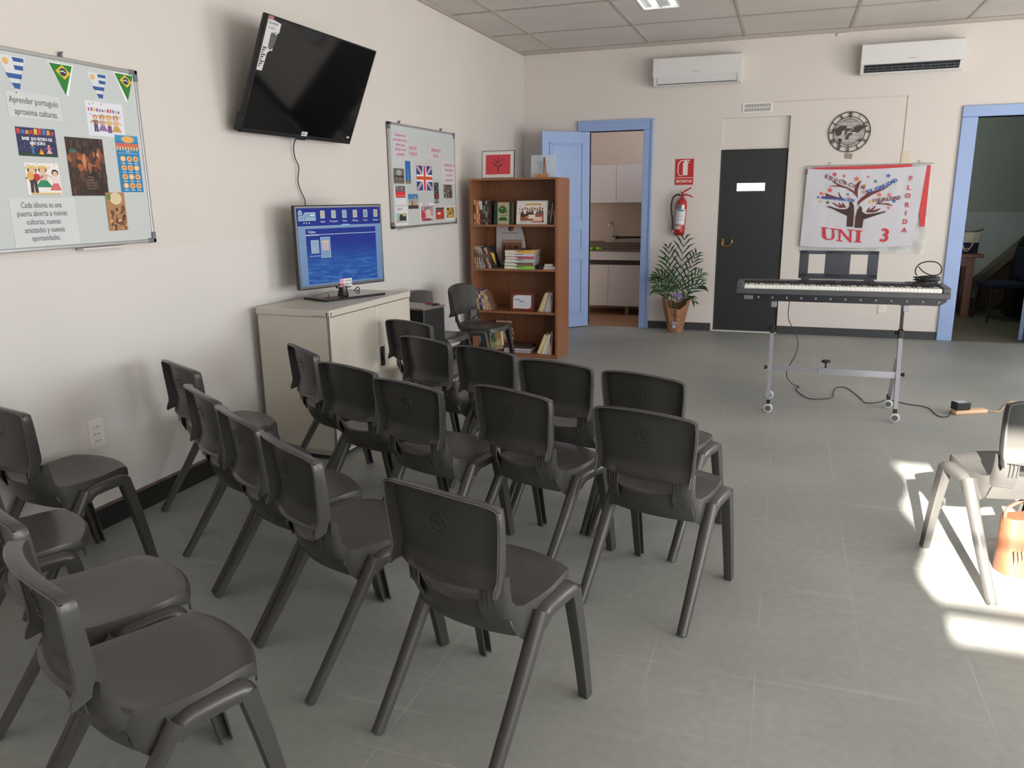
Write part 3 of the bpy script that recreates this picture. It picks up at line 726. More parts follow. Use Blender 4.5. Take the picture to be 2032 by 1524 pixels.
t, w, h = sheet('family_photo_sheet', 'large pinkish photo sheet in the bottom row of the far board', 'photo print', [(6.100, 1.460), (6.375, 1.460), (6.375, 1.298), (6.100, 1.298)], [(R_(.08, .04, .98, .86), (178, 150, 158)), (E_(.25, .35, .12, .28), (196, 60, 74)), (E_(.12, .45, .05, .3), (200, 80, 90)), (E_(.60, .50, .20, .20), (222, 190, 180)), (E_(.7, .24, .26, .13), (226, 196, 190)), (E_(.40, .70, .08, .10), (120, 100, 130)), (E_(.62, .75, .07, .08), (110, 110, 140)), (E_(.55, .15, .3, .06), (130, 70, 80))], bg=(222, 222, 226))
scrawl(.12, .010, flat((60, 60, 70)), t, (-.02, -.0010, .071), 10)
sheet('bus_photo_print', 'photo of a red double decker bus in the bottom row', 'photo print', [(6.415, 1.423), (6.603, 1.423), (6.603, 1.310), (6.415, 1.310)], [(R_(.03, .12, .97, .97), (86, 78, 76)), ([(.12, .18), (.84, .18), (.90, .5), (.84, .78), (.14, .74)], (204, 58, 48)), (R_(.26, .44, .56, .58), (230, 226, 226)), (R_(.18, .62, .80, .68), (110, 50, 50)), (R_(.03, .03, .97, .12), (190, 110, 60))], bg=(226, 222, 222))
sheet('party_photo_print', 'small yellow photo at bottom right of the far whiteboard', 'photo print', [(6.642, 1.426), (6.842, 1.426), (6.842, 1.303), (6.642, 1.303)], [(R_(.06, .16, .96, .92), (178, 150, 60))] + blobs(21, 26, (.12, .2, .9, .86), [(90, 70, 40), (220, 190, 90), (204, 120, 70), (230, 210, 150), (120, 90, 50)], .06, .13), bg=(226, 224, 224))

# ---------------------------------------------------------------- wall television, tilted out at the top
screen_off = mat('screen_black_glass', (5, 6, 8), 0.06, spec=0.6)
blk = mat('black_gloss_plastic', (16, 16, 18), 0.22)
blk_m = mat('black_matt_plastic', (22, 22, 24), 0.5)
tw, th_ = 1.155, 0.625
tilt = math.atan2(0.24, 0.575)
tv = thing('wall_television', 'large flat black television hung on the left wall, leaning forward at the top', 'television', (-2.86, 4.302, 1.866), rot=(tilt, 0, LW))
k = MB(); k.rbox((-tw / 2, 0.0, 0), (tw / 2, 0.035, th_), .008); k.rbox((-.42, .035, .08), (.42, .06, .5), .02); k.build('housing', blk, tv)
k = MB(); b = .008
k.rbox((-tw / 2, -.004, 0), (tw / 2, .004, .022), .002); k.rbox((-tw / 2, -.004, th_ - b), (tw / 2, .004, th_), .002); k.rbox((-tw / 2, -.004, 0.0), (-tw / 2 + b, .004, th_), .002); k.rbox((tw / 2 - b, -.004, 0.0), (tw / 2, .004, th_), .002); k.rbox((-.05, -.006, -.008), (.05, .004, .006), .003)
k.build('bezel', mat('bezel_dark', (30, 30, 33), 0.35), tv)
box('screen', (-tw / 2 + .006, -.002, .02), (tw / 2 - .006, .001, th_ - .006), screen_off, tv)
k = MB(); k.rbox((-tw / 2 - .004, .002, -.004), (-tw / 2 + .03, .045, .10), .008); k.build('corner_guard', blk_m, tv)
o = art('energy_label', .115, .27, [([(.02, .99), (.98, .95), (.98, .78), (.55, .71), (.55, .42), (.36, .36), (.36, .02), (.02, .02)], (214, 214, 216)), ([(.42, .74), (.94, .78), (.66, .74), (.94, .72), (.80, .46), (.58, .42), (.42, .48)], (92, 96, 100))], tv, bg=(214, 214, 216), outline=[(0, 1), (1, .95), (1, .78), (.86, .74), (.80, .42), (.60, .40), (.48, .36), (.40, 0), (0, 0)])
o.location = (-tw / 2 + .066, -.0042, th_ - .15); o['label'] = 'pale specification label'
scrawl(.085, .014, flat((90, 90, 94)), o, (-.004, -.0008, .113), 3)
scrawl(.055, .012, flat((110, 108, 112)), o, (-.014, -.0008, .088), 4)
pk = box('corner_sticker', (-tw / 2 + .006, -.0052, th_ - .022), (-tw / 2 + .050, -.0044, th_ - .004), flat((176, 120, 122)), tv)
k = MB()
for j in range(9): k.box((-.05, -.0008, -.115 + .012 * j), (-.05 + (.012 + .012 * ((j * 7) % 3)), -.0004, -.108 + .012 * j))
k.build('print_mark', flat((70, 70, 74)), o)
o = art('logo_badge', .06, .026, [], tv, bg=(220, 220, 222)); o.location = (.02, -.005, .032); scrawl(.044, .010, flat((60, 60, 64)), o, (0, -.0008, 0), 5)
o = art('logo_badge', .03, .012, [(R_(.1, .2, .9, .8), (170, 172, 178))], tv, bg=(220, 220, 222)); o.location = (tw / 2 - .05, -.005, .045)
k = MB(); k.box((-.25, .06, .15), (.25, .075, .42)); k.build('wall_bracket', blk_m, tv)
# the cable that hangs from it to the small television
cp = [(-2.90, 4.325, 1.885), (-2.935, 4.335, 1.83), (-2.94, 4.345, 1.76), (-2.94, 4.38, 1.70), (-2.94, 4.36, 1.62), (-2.94, 4.38, 1.56), (-2.94, 4.42, 1.50), (-2.93, 4.41, 1.44), (-2.92, 4.44, 1.36), (-2.90, 4.46, 1.22), (-2.88, 4.50, 1.05), (-2.86, 4.50, 0.93)]
def smoothp(P_, n=6):
    P_ = [Vector(p) for p in P_]; out = []
    for i in range(len(P_) - 1):
        p0, p1, p2, p3 = P_[max(i - 1, 0)], P_[i], P_[i + 1], P_[min(i + 2, len(P_) - 1)]
        for j in range(n):
            t = j / n
            out.append(0.5 * ((2 * p1) + (p2 - p0) * t + (2 * p0 - 5 * p1 + 4 * p2 - p3) * t * t + (3 * p1 - p0 - 3 * p2 + p3) * t ** 3))
    return out + [P_[-1]]
tag(MB().tube(smoothp(cp), .0035, 6).build('television_cable', mat('cable_black', (24, 24, 26), .5), smooth=True), 'thin black cable hanging down the wall between the two televisions', 'cable')

# ---------------------------------------------------------------- steel cabinet
cab_m = mat('cabinet_beige_enamel', (200, 194, 182), 0.38, var=0.02, scale=3)
cb = thing('steel_cabinet', 'beige two-door steel cabinet against the left wall carrying the small television', 'cabinet', (-2.40, 3.765, 0.0), math.radians(-1.2))
# local: x into the room is 0 at the front face, the cabinet runs along +y and back to -x
CW, CD, CHH = 0.965, 0.49, 0.892
k = MB(); k.box((-CD, 0, 0.03), (-CD + .004, CW, CHH - .04)); k.box((-CD, 0, 0.03), (-.002, .004, CHH - .04)); k.box((-CD, CW - .004, 0.03), (-.002, CW, CHH - .04)); k.box((-CD, 0, .03), (-.012, CW, .06))
k.box((-.018, 0, .03), (0, .014, CHH - .04)); k.box((-.018, CW - .014, .03), (0, CW, CHH - .04)); k.box((-.018, 0, .03), (0, CW, .045))
k.build('body', cab_m, cb)
k = MB(); k.rbox((-CD - .004, -.006, CHH - .038), (.006, CW + .006, CHH), .003); k.build('top', cab_m, cb)
k = MB(); k.box((-CD + .02, .02, 0), (-.03, CW - .02, .03)); k.build('plinth', flat((60, 56, 50)), cb)
k = MB(); k.rbox((-.020, .016, .05), (-.001, CW / 2 + .03, CHH - .043), .002); d1 = k.build('door', cab_m, cb)
k = MB(); k.rbox((-.020, CW / 2 + .034, .05), (.001, CW - .016, CHH - .043), .002); d2 = k.build('door', cab_m, cb)
k = MB(); k.box((-.002, CW / 2 + .026, .05), (.0035, CW / 2 + .034, CHH - .043)); k.build('edge_strip', mat('edge_pale', (222, 216, 204), .3), d1)
k = MB(); k.rbox((0, CW / 2 + .06, .46), (.004, CW / 2 + .115, .585), .002); o = k.build('lock_recess', blk_m, d2, label='black lock plate')
k = MB(); k.rbox((.004, CW / 2 + .078, .50), (.012, CW / 2 + .097, .55), .003); k.build('latch', mat('latch_steel', (90, 92, 96), .3, metal=.8), o)
k = MB()
for (y, z, r) in ((-.0065, CHH - .018, .007), (-.0065, CHH - .030, .005), (-.0065, CHH - .026, .004)):
    k.add([(-.012 - r, y, z), (-.012, y, z + r), (-.012 + r, y, z - r * .4), (-.012, y, z - r)], [(0, 1, 2, 3)])
    k.add([(.0065, .012 - r, z), (.0065, .012, z + r), (.0065, .012 + r, z), (.0065, .012, z - r)], [(0, 1, 2, 3)])
for j in range(4): k.add([(-.05 - .02 * j, -.0066, CHH - .034), (-.045 - .02 * j, -.0066, CHH - .028), (-.038 - .02 * j, -.0066, CHH - .035)], [(0, 1, 2)])
k.build('chipped_paint', flat((50, 44, 40)), cb, fixn=False)

# ---------------------------------------------------------------- small television on the cabinet
dv = Vector((0.39, 0.92, 0)).normalized(); ang = math.atan2(dv.y, dv.x)
st_ = thing('television', 'smaller television switched on with a blue menu, standing on the beige cabinet', 'television', (-2.650, 4.345, 0.8925), ang)
k = MB(); k.rbox((-.235, -.13, 0), (.235, .10, .014), .004); k.build('stand_base', mat('stand_gloss', (12, 12, 14), .08), st_)
k = MB(); k.lathe([(.036, .012), (.032, .03), (.027, .05), (.027, .072)], 16, c=(0, .006, 0)); k.build('stand_neck', blk, st_, smooth=True)
fw, fh, zb = .655, .505, .070
k = MB(); k.rbox((-fw / 2, -.012, zb), (fw / 2, .022, zb + fh), .006); k.rbox((-.22, .02, zb + .06), (.22, .05, zb + .36), .015)
k.rbox((-.055, -.014, zb - .012), (.055, .01, zb + .01), .006); k.build('housing', blk, st_)
bb = .015
scr = st_
sw_, shh = fw - 2 * bb, fh - 2 * bb - .008
def gshape(name, polys, y, par, labels=None):
    k = MB(); mats = []; idx = {}
    for i, (pl, c, e) in enumerate(polys):
        if c not in idx: idx[c] = len(mats); mats.append(glow(c, e * .6))
        k.mi = idx[c]; k.poly([(x * sw_ - sw_ / 2, zb + bb + .006 + z * shh) for x, z in pl], y - .00004 * i)
    return k.build(name, mats, par, fixn=False)
# the lit panel: procedural blue water picture
m = bpy.data.materials.new('screen_lit_blue'); m.use_nodes = True; nt = m.node_tree; N = nt.nodes.new; L = nt.links.new
b_ = nt.nodes['Principled BSDF']; b_.inputs['Base Color'].default_value = (.01, .01, .02, 1); b_.inputs['Roughness'].default_value = .3
tc = N('ShaderNodeTexCoord'); sp = N('ShaderNodeSeparateXYZ'); L(tc.outputs['Object'], sp.inputs[0])
mr = N('ShaderNodeMapRange'); mr.inputs['From Min'].default_value = zb; mr.inputs['From Max'].default_value = zb + fh; L(sp.outputs['Z'], mr.inputs[0])
rp = N('ShaderNodeValToRGB'); el = rp.color_ramp.elements
el[0].color = (*srgb((14, 74, 160)), 1); el[1].color = (*srgb((14, 36, 132)), 1); el[1].position = .98
e2 = el.new(.28); e2.color = (*srgb((20, 84, 164)), 1); e3 = el.new(.55); e3.color = (*srgb((14, 44, 142)), 1)
L(mr.outputs[0], rp.inputs[0])
mp = N('ShaderNodeMapping'); mp.inputs['Scale'].default_value = (3.0, 1, 18); L(tc.outputs['Object'], mp.inputs[0])
nz = N('ShaderNodeTexNoise'); nz.inputs['Scale'].default_value = 3.0; nz.inputs['Detail'].default_value = 3; nz.inputs['Distortion'].default_value = .6; L(mp.outputs[0], nz.inputs['Vector'])
r2 = N('ShaderNodeValToRGB'); r2.color_ramp.elements[0].position = .45; r2.color_ramp.elements[1].position = .75; L(nz.outputs['Fac'], r2.inputs[0])
mr2 = N('ShaderNodeMapRange'); mr2.inputs['From Min'].default_value = zb + .24; mr2.inputs['From Max'].default_value = zb + .06; L(sp.outputs['Z'], mr2.inputs[0])
mu = N('ShaderNodeMath'); mu.operation = 'MULTIPLY'; L(r2.outputs[0], mu.inputs[0]); L(mr2.outputs[0], mu.inputs[1])
mx = N('ShaderNodeMixRGB'); mx.inputs[2].default_value = (*srgb((84, 140, 200)), 1); L(mu.outputs[0], mx.inputs[0]); L(rp.outputs[0], mx.inputs[1])
L(mx.outputs[0], b_.inputs['Emission Color']); b_.inputs['Emission Strength'].default_value = .80; b_.inputs['Specular IOR Level'].default_value = .04
k = MB(); k.box((-sw_ / 2, -.0135, zb + bb + .006), (sw_ / 2, -.012, zb + bb + .006 + shh)); scr = k.build('screen', m, st_)
lb = (52, 126, 190)
P2 = [(R_(0, 0, .085, .765), lb, .8), (R_(.93, 0, 1, .765), lb, .8), (R_(0, .735, 1, .765), lb, .8), (R_(0, .0, 1, .022), lb, .8), (R_(.085, .655, .93, .662), (190, 215, 240), .9), (R_(.085, .650, .24, .656), (220, 235, 250), .9), (R_(0, .765, 1, .77), (150, 200, 240), .9), (R_(.51, .765, .61, .782), (90, 190, 245), 1.0)]
P2 += [([(.015, .84), (.21, .84), (.21, .945), (.09, .945), (.065, .90), (.015, .90)], (196, 222, 240), .8), ([(.02, .848), (.205, .848), (.205, .935), (.095, .935), (.07, .893), (.02, .893)], (60, 140, 200), .8), ([(.015, .91), (.06, .91), (.06, .955), (.037, .98), (.015, .955)], (180, 215, 235), .8), ([(.024, .916), (.052, .916), (.052, .95), (.037, .965), (.024, .95)], (50, 130, 190), .8), (R_(.15, .90, .195, .918), (230, 245, 250), .9), (R_(.10, .862, .195, .872), (200, 230, 200), .8)]
for i, x in enumerate((.075, .105, .135)): P2.append((E_(x, .812, .008, .012, 8), (150, 190, 235), .8))
for i, (x, c) in enumerate(((.29, (196, 180, 140)), (.42, (150, 180, 160)), (.55, (80, 160, 190)), (.68, (190, 170, 150)), (.81, (90, 140, 170)), (.94, (190, 160, 120)))):
    P2 += [(R_(x - .026, .865, x + .026, .965), (190, 205, 215), .75), (R_(x - .018, .875, x + .018, .955), c, .75)]
P2 += [(R_(.135, .42, .225, .59), (170, 200, 225), .75), (R_(.142, .43, .218, .58), (110, 170, 215), .75), (R_(.15, .45, .18, .50), (190, 170, 200), .7), (R_(.245, .355, .36, .625), (160, 205, 235), .8), (R_(.25, .362, .355, .618), (66, 140, 195), .8), (R_(.262, .45, .343, .58), (206, 180, 200), .75), (R_(.262, .55, .343, .58), (220, 200, 180), .75)]
gshape('menu_graphic', P2, -.0141, scr)
wl = glow((225, 232, 245), .6)
Z = lambda f: zb + bb + .006 + f * shh
X = lambda f: f * sw_ - sw_ / 2
for x, s_, w_ in ((.29, 'Apps', .034), (.42, 'Navegador', .062), (.55, 'Video', .036), (.68, 'Música', .045), (.81, 'Foto', .03), (.94, 'Ajustes', .045)): text(s_, .016, wl, scr, (X(x), -.0148, Z(.825)), w=w_, name='menu_lettering')
text('Video', .026, wl, scr, (X(.155), -.0148, Z(.695)), w=.055, name='menu_lettering'); text('System Volume Infor', .010, wl, scr, (X(.18), -.0148, Z(.385)), w=.075, name='menu_lettering'); scrawl(.052, .006, wl, scr, (X(.302), -.0150, Z(.378)), 8, 'menu_lettering')
o = art('brand_sticker', .092, .05, [(R_(.02, .5, .3, .98), (214, 150, 160)), (R_(.02, .06, .3, .45), (200, 60, 80))], st_, bg=(222, 222, 224)); o.location = (.012, -.0165, zb + .022)
scrawl(.050, .012, flat((60, 60, 64)), o, (.016, -.0010, .011), 6); scrawl(.056, .016, flat((30, 30, 34)), o, (.016, -.0010, -.010), 7)
k = MB(); k.tube(smoothp([(.12, .09, .002), (.16, .13, .004), (.20, .10, .020), (.205, .13, .035), (.20, .16, .004)]), .003, 6); k.build('mains_lead', blk_m, st_, smooth=True)
k = MB(); k.add([(-.20, -.10, .0146), (-.06, -.10, .0146), (-.07, -.03, .0146), (-.19, -.03, .0146)], [(0, 1, 2, 3)]); k.build('paper_sticker', flat((120, 70, 66)), st_, fixn=False)

# ---------------------------------------------------------------- wall socket on the left
sk_m = mat('socket_white', (236, 230, 226), .35)
t = thing('wall_socket', 'white triple socket plate low on the left wall', 'socket', (XL + .003, 2.620, 0.459), LW)
k = MB(); k.rbox((-.042, -.009, -.066), (.042, .002, .066), .004); k.build('plate', sk_m, t)
for z in (.033, 0, -.033):
    k = MB(); k.rbox((-.022, -.0115, z - .014), (.022, -.008, z + .014), .002); o = k.build('socket_module', sk_m, t)
    k = MB()
    for x in (-.013, 0, .013): k.tube([(x, -.0118, z), (x, -.0112, z)], .0028, 8)
    k.build('pin_hole', flat((40, 36, 36)), o)

# ---------------------------------------------------------------- bookshelf against the corner
def wood(name, c0, c1, sc=(30, 30, 1.2), rough=.42):
    m = bpy.data.materials.new(name); m.use_nodes = True; nt = m.node_tree; N = nt.nodes.new; L = nt.links.new
    b = nt.nodes['Principled BSDF']; tc = N('ShaderNodeTexCoord'); mp = N('ShaderNodeMapping'); mp.inputs['Scale'].default_value = sc; L(tc.outputs['Object'], mp.inputs[0])
    n = N('ShaderNodeTexNoise'); n.inputs['Scale'].default_value = 1.6; n.inputs['Detail'].default_value = 6; L(mp.outputs[0], n.inputs['Vector'])
    r = N('ShaderNodeValToRGB'); r.color_ramp.elements[0].position = .3; r.color_ramp.elements[1].position = .7
    r.color_ramp.elements[0].color = (*srgb(c0), 1); r.color_ramp.elements[1].color = (*srgb(c1), 1); L(n.outputs['Fac'], r.inputs[0]); L(r.outputs[0], b.inputs['Base Color'])
    b.inputs['Roughness'].default_value = rough
    return m
cherry = wood('cherry_laminate', (132, 86, 58), (156, 104, 72))
cherry_h = wood('cherry_laminate_flat', (136, 88, 58), (160, 108, 74), (1.2, 30, 30))
SX0, SX1, SY0, SY1, SHH = -2.832, -1.970, 6.963, 7.365, 1.672
bs = thing('bookshelf', 'brown laminate bookshelf with four open shelves standing against the left corner', 'bookshelf', ((SX0 + SX1) / 2, SY0, 0))
hw = (SX1 - SX0) / 2; dp = SY1 - SY0; T = .018
box('side_panel', (-hw, 0, 0), (-hw + .024, dp, SHH - T), cherry, bs); box('side_panel', (hw - .024, 0, 0), (hw, dp, SHH - T), cherry, bs)
box('back_panel', (-hw + .024, dp - .006, .02), (hw - .024, dp, SHH - T), cherry, bs)
box('top_panel', (-hw, -.003, SHH - T), (hw, dp, SHH), cherry_h, bs)
SHZ = [0.032, 0.438, 0.842, 1.252]
for z in SHZ: box('shelf', (-hw + .024, 0.004, z - T), (hw - .024, dp - .006, z), cherry_h, bs)
box('plinth', (-hw + .024, .01, 0), (hw - .024, .022, SHZ[0] - T), cherry_h, bs)

paper_m = mat('book_pages', (228, 218, 196), .8)
def book(label, x, z, th, hgt, dep, lean, col, y=None, group=None, spine=None, pages=False, cat='book'):
    # upright book: x = spine centre at the foot, lean in degrees (positive leans right), front edge towards the viewer
    y = SY0 + .03 if y is None else y
    t = thing('book', label, cat, (x, y, z), group=group, rot=(0, math.radians(lean), 0))
    cm = flat(col, .55); c = .0018
    k = MB()
    if pages:                       # fore edge towards the viewer: pages show between two covers
        k.box((-th / 2, 0, 0), (-th / 2 + c, dep, hgt)); k.box((th / 2 - c, 0, 0), (th / 2, dep, hgt)); k.box((-th / 2, dep - c, 0), (th / 2, dep, hgt))
        k.build('cover', cm, t)
        box('pages', (-th / 2 + c, .004, .004), (th / 2 - c, dep - c, hgt - .004), paper_m, t)
    else:
        k.box((-th / 2, 0, 0), (-th / 2 + c, dep, hgt)); k.box((th / 2 - c, 0, 0), (th / 2, dep, hgt)); k.rbox((-th / 2, -.001, 0), (th / 2, c, hgt), .001)
        k.build('cover', cm, t)
        box('pages', (-th / 2 + c, c, .004), (th / 2 - c, dep - .004, hgt - .004), paper_m, t)
        if spine:
            kk = MB()
            for (f0, f1) in spine[1]: kk.box((-th / 2 * .8, -.0016, hgt * f0), (th / 2 * .8, -.0009, hgt * f1))
            kk.build('spine_print', flat(spine[0]), t)
    return t
# top shelf, left block
rowA = [(.014, .228, (196, 168, 140), (90, 60, 50), 'tan'), (.014, .222, (202, 130, 92), (120, 50, 40), 'terracotta'), (.020, .215, (206, 120, 70), (230, 190, 150), 'orange'), (.012, .220, (214, 190, 170), (160, 60, 50), 'pale peach'),
        (.014, .222, (120, 38, 44), (220, 214, 206), 'dark red with white head'), (.013, .222, (90, 34, 40), (226, 220, 214), 'maroon with white head'), (.016, .218, (44, 40, 40), (120, 110, 100), 'black'), (.016, .218, (58, 52, 48), (90, 140, 90), 'charcoal'),
        (.018, .220, (150, 142, 132), (36, 34, 34), 'grey with black bands'), (.018, .216, (54, 36, 34), (120, 70, 60), 'dark brown'), (.016, .218, (44, 30, 30), (70, 50, 46), 'blackish brown')]
x = -2.803
for i, (th, hh, c, sc_, nm) in enumerate(rowA):
    sp = [(.62, .98)] if 'white head' in nm else ([(.1, .3), (.55, .85)] if 'bands' in nm else [(.12, .2), (.45, .8)])
    book('%s book standing on the top shelf, left block' % nm, x + th / 2, SHZ[3], th - .0008, hh, .15, 0, c, spine=(sc_, sp)); x += th
# large green book faced out, leaning back
def faced(name, label, cat, x, y, z, w, h, tiltb, shapes, bg, thick=.02, frame=None, rz=0.0, framew=.02):
    t = thing(name, label, cat, (x, y, z), rot=(-math.radians(tiltb), 0, rz))
    if frame:
        k = MB(); f = framew
        k.rbox((-w / 2, 0, 0), (w / 2, thick, f), .003); k.rbox((-w / 2, 0, h - f), (w / 2, thick, h), .003); k.rbox((-w / 2, 0, f), (-w / 2 + f, thick, h - f), .003); k.rbox((w / 2 - f, 0, f), (w / 2, thick, h - f), .003)
        k.build('frame', frame, t)
        o = art('picture', w - 2 * f, h - 2 * f, shapes, t, bg=bg, t=.004); o.location = (0, .004, h / 2)
    else:
        o = art('cover', w, h, shapes, t, bg=bg, t=.0025); o.location = (0, 0, h / 2)
        box('pages', (-w / 2 + .004, .0025, .004), (w / 2 - .004, thick, h - .004), paper_m, t)
    return t
sh = [(R_(.20, 0, .80, 1), (176, 164, 136)), (E_(.46, .66, .22, .17), (38, 96, 28)), (E_(.42, .72, .05, .03), (150, 200, 120)), (R_(.30, .40, .70, .43), (60, 110, 60)), ([(.22, .18), (.74, .18), (.62, .34), (.34, .34)], (24, 90, 44)), ([(.56, .80), (.60, .80), (.72, .40), (.69, .40)], (130, 96, 70)), ([(.66, .60), (.66, .64), (.80, .60), (.80, .57)], (130, 96, 70)), (E_(.46, .84, .12, .03), (120, 120, 90))]
faced('book', 'large dark green book with a green apple cover facing out, top shelf', 'book', -2.510, SY0 + .035, SHZ[3], .188, .204, 4, sh, (24, 58, 34))
ppl = [(R_(.04, .04, .96, .96), (226, 222, 218)), (R_(.10, .12, .90, .46), (150, 88, 60)), (R_(.12, .30, .5, .50), (70, 52, 46))]
for i in range(9): ppl += [(E_(.17 + .085 * i, .60 + .03 * ((i * 5) % 3), .035, .05, 8), (206, 150, 120)), (E_(.17 + .085 * i, .655 + .03 * ((i * 5) % 3), .033, .03, 8), [(40, 30, 28), (120, 40, 36), (90, 70, 50)][i % 3]), (R_(.135 + .085 * i, .44, .205 + .085 * i, .55 + .03 * ((i * 5) % 3)), [(60, 50, 60), (236, 232, 230), (150, 60, 60), (50, 60, 80)][i % 4])]
ppl += [(R_(.38, .22, .62, .40), (236, 226, 214)), (R_(.55, .14, .85, .30), (226, 206, 180)), (E_(.34, .30, .06, .05), (206, 130, 80)), (R_(.30, .84, .78, .92), (216, 164, 84)), ([(.25, .86), (.32, .90), (.30, .80)], (206, 150, 74)), ([(.83, .86), (.76, .90), (.78, .80)], (206, 150, 74)), (R_(.10, .04, .48, .09), (190, 186, 186)), (R_(.5, .04, .9, .10), (190, 90, 80)), (R_(.86, .06, .92, .14), (60, 50, 50)), ([(.05, .62), (.10, .80), (.08, .62)], (80, 90, 100)), ([(.06, .45), (.11, .60), (.09, .42)], (90, 90, 100))]
faced('framed_photo', 'group photo in a thin silver frame leaning on the top shelf', 'picture frame', -2.232, SY0 + .03, SHZ[3] + .001, .305, .218, 8, ppl, (222, 220, 220), thick=.012, frame=mat('frame_silver', (205, 205, 205), .3), framew=.010, rz=-.03)
for i, (dx, hh, c, ln) in enumerate(((0, .214, (52, 34, 32), 8), (.022, .214, (64, 40, 36), 8), (.042, .210, (44, 30, 30), 8))):
    book(['dark brown book leaning directly right of the group photo', 'reddish dark book, second to the right of the group photo', 'black book, third to the right of the group photo'][i], -2.075 + dx, SHZ[3] + .0015, .016, hh, .16, ln, c, spine=((120, 100, 90), [(.1, .9)] if i == 1 else [(.4, .6)]))
book('thin orange and white book at the right end of the top shelf', -2.010, SHZ[3] + .001, .007, .17, .15, 3, (224, 200, 186), spine=((214, 110, 80), [(.5, .98)]))
# second shelf: calendar poster, leaning books, stacked volumes, small items
pt = thing('wall_calendar_sheet', 'white curved-edge sheet leaning at the back of the second shelf', 'poster', (-2.545, SY1 - .06, SHZ[2] + .001), rot=(-.06, 0, 0))
o = art('paper', .31, .395, [(E_(.49, .91, .10, .075, 14, .5), (54, 40, 44)), (E_(.52, .885, .055, .045, 12), (160, 110, 60)), (R_(.18, .10, .86, .64), (150, 108, 84)), (R_(.18, .56, .86, .64), (196, 160, 140)), (R_(.40, .1, .50, .5), (120, 80, 60)), (R_(.60, .2, .72, .48), (70, 46, 38)), (R_(.24, .2, .34, .48), (90, 60, 48))], pt, bg=(220, 218, 222), outline=[(0, 0), (1.0, 0), (.995, .35), (.97, .55), (.93, .72), (.87, .86), (.80, 1), (0, 1)]); o.location = (0, 0, .20)
text('UNI 3 URUGUAY', .022, flat((80, 76, 80)), pt, (-.01, -.0012, .318), w=.17)
rowB = [(.016, .225, (186, 160, 120), 'tan paper', 2), (.014, .222, (160, 130, 96), 'brown paper', 4), (.008, .220, (214, 206, 180), 'cream thin', 6), (.013, .220, (150, 120, 90), 'dull brown', 7), (.010, .218, (205, 196, 190), 'pale grey', 9), (.013, .212, (176, 160, 170), 'lilac', 10), (.011, .208, (140, 150, 196), 'pale blue', 11), (.012, .205, (190, 184, 176), 'light grey', 12), (.014, .218, (70, 46, 44), 'dark maroon', 12), (.012, .214, (96, 60, 56), 'wine coloured', 13), (.014, .212, (206, 160, 130), 'peach coloured', 13), (.013, .216, (214, 170, 140), 'pale orange', 14), (.012, .220, (48, 44, 40), 'black', 15), (.011, .232, (60, 60, 50), 'dark olive', 16), (.012, .236, (34, 32, 32), 'jet black', 17)]
x = -2.803
for i, (th, hh, c, nm, ln) in enumerate(rowB):
    x += (th / 2) / math.cos(math.radians(ln)); book('%s book leaning left in the left row of the second shelf' % nm, x, SHZ[2] + th / 2 * math.sin(math.radians(ln)) + .0005, th - .001, hh * .93, .15, -ln, c, y=SY0 + .025, spine=((min(255, c[0] + 40), min(255, c[1] + 36), min(255, c[2] + 30)) if sum(c) < 300 else (90, 70, 60), [(.25, .7)] if i % 2 else [(.1, .18), (.5, .85)]))
    x += (th / 2 + .0017) / math.cos(math.radians(ln))
ykm = MB(); 
t = thing('booklet', 'yellow and black booklet leaning before the dark books on the second shelf', 'booklet', (-2.575, SY0 + .012, SHZ[2] + .001), rot=(-.05, -.30, 0))
o = art('cover', .045, .17, [([(.1, .98), (.9, .80), (.7, .40), (.3, .55)], (226, 190, 70)), ([(.3, .5), (.75, .42), (.6, .2)], (210, 170, 60))], t, bg=(36, 34, 34), t=.003); o.location = (0, 0, .088)
z = SHZ[2]
for i, (th, c, w_, dx, nm) in enumerate(((.029, (136, 210, 84), .295, 0, 'lime green'), (.032, (134, 92, 72), .290, -.004, 'brown'), (.032, (176, 196, 196), .288, .002, 'pale aqua'), (.026, (190, 90, 104), .284, .004, 'rose red'), (.026, (206, 210, 224), .284, .001, 'pale blue white'), (.032, (232, 176, 84), .292, .004, 'orange'))):
    t = thing('book', '%s thick book lying in the stack on the second shelf' % nm, 'book', (-2.350 + dx, SY0 + .015, z)); dd = .20
    k = MB(); k.box((-w_ / 2, 0, 0), (w_ / 2, dd, .0018)); k.box((-w_ / 2, 0, th - .0028), (w_ / 2, dd, th - .001)); k.rbox((-w_ / 2, -.001, 0), (w_ / 2, .002, th - .001), .0008); k.build('cover', flat(c), t)
    box('pages', (-w_ / 2 + .003, .002, .0018), (w_ / 2 - .003, dd - .002, th - .0028), flat((200, 198, 196)), t)
    k = MB(); k.box((-w_ / 2 + .004, -.0016, .003), (-.02, -.0009, th - .005)); k.build('spine_panel', flat((222, 220, 212)), t)
    k = MB(); k.box((-.045, -.0022, th * .62), (.045, -.0017, th * .80)); k.build('title_print', flat((70, 64, 60)), t)
    z += th
t = thing('magazine', 'dark thin magazine lying on top of the coloured book stack', 'magazine', (-2.375, SY0 + .04, z)); box('cover', (-.10, 0, 0), (.12, .15, .006), flat((54, 52, 56)), t)
t = thing('black_cloth_pouch', 'small crumpled black pouch beside the coloured book stack', 'pouch', (-2.155, SY0 + .06, SHZ[2]))
k = MB(); k.lathe([(.034, 0.0), (.044, .012), (.040, .026), (.030, .038), (.012, .044)], 12)
for i, v in enumerate(k.v): k.v[i] = (v[0] * (1 + .25 * math.sin(i * 1.7)), v[1] * (.9 + .2 * math.cos(i * 2.1)), max(0, v[2] + .004 * math.sin(i * 3.1)))
k.build('cloth', mat('cloth_black', (20, 20, 22), .8), t, smooth=True)
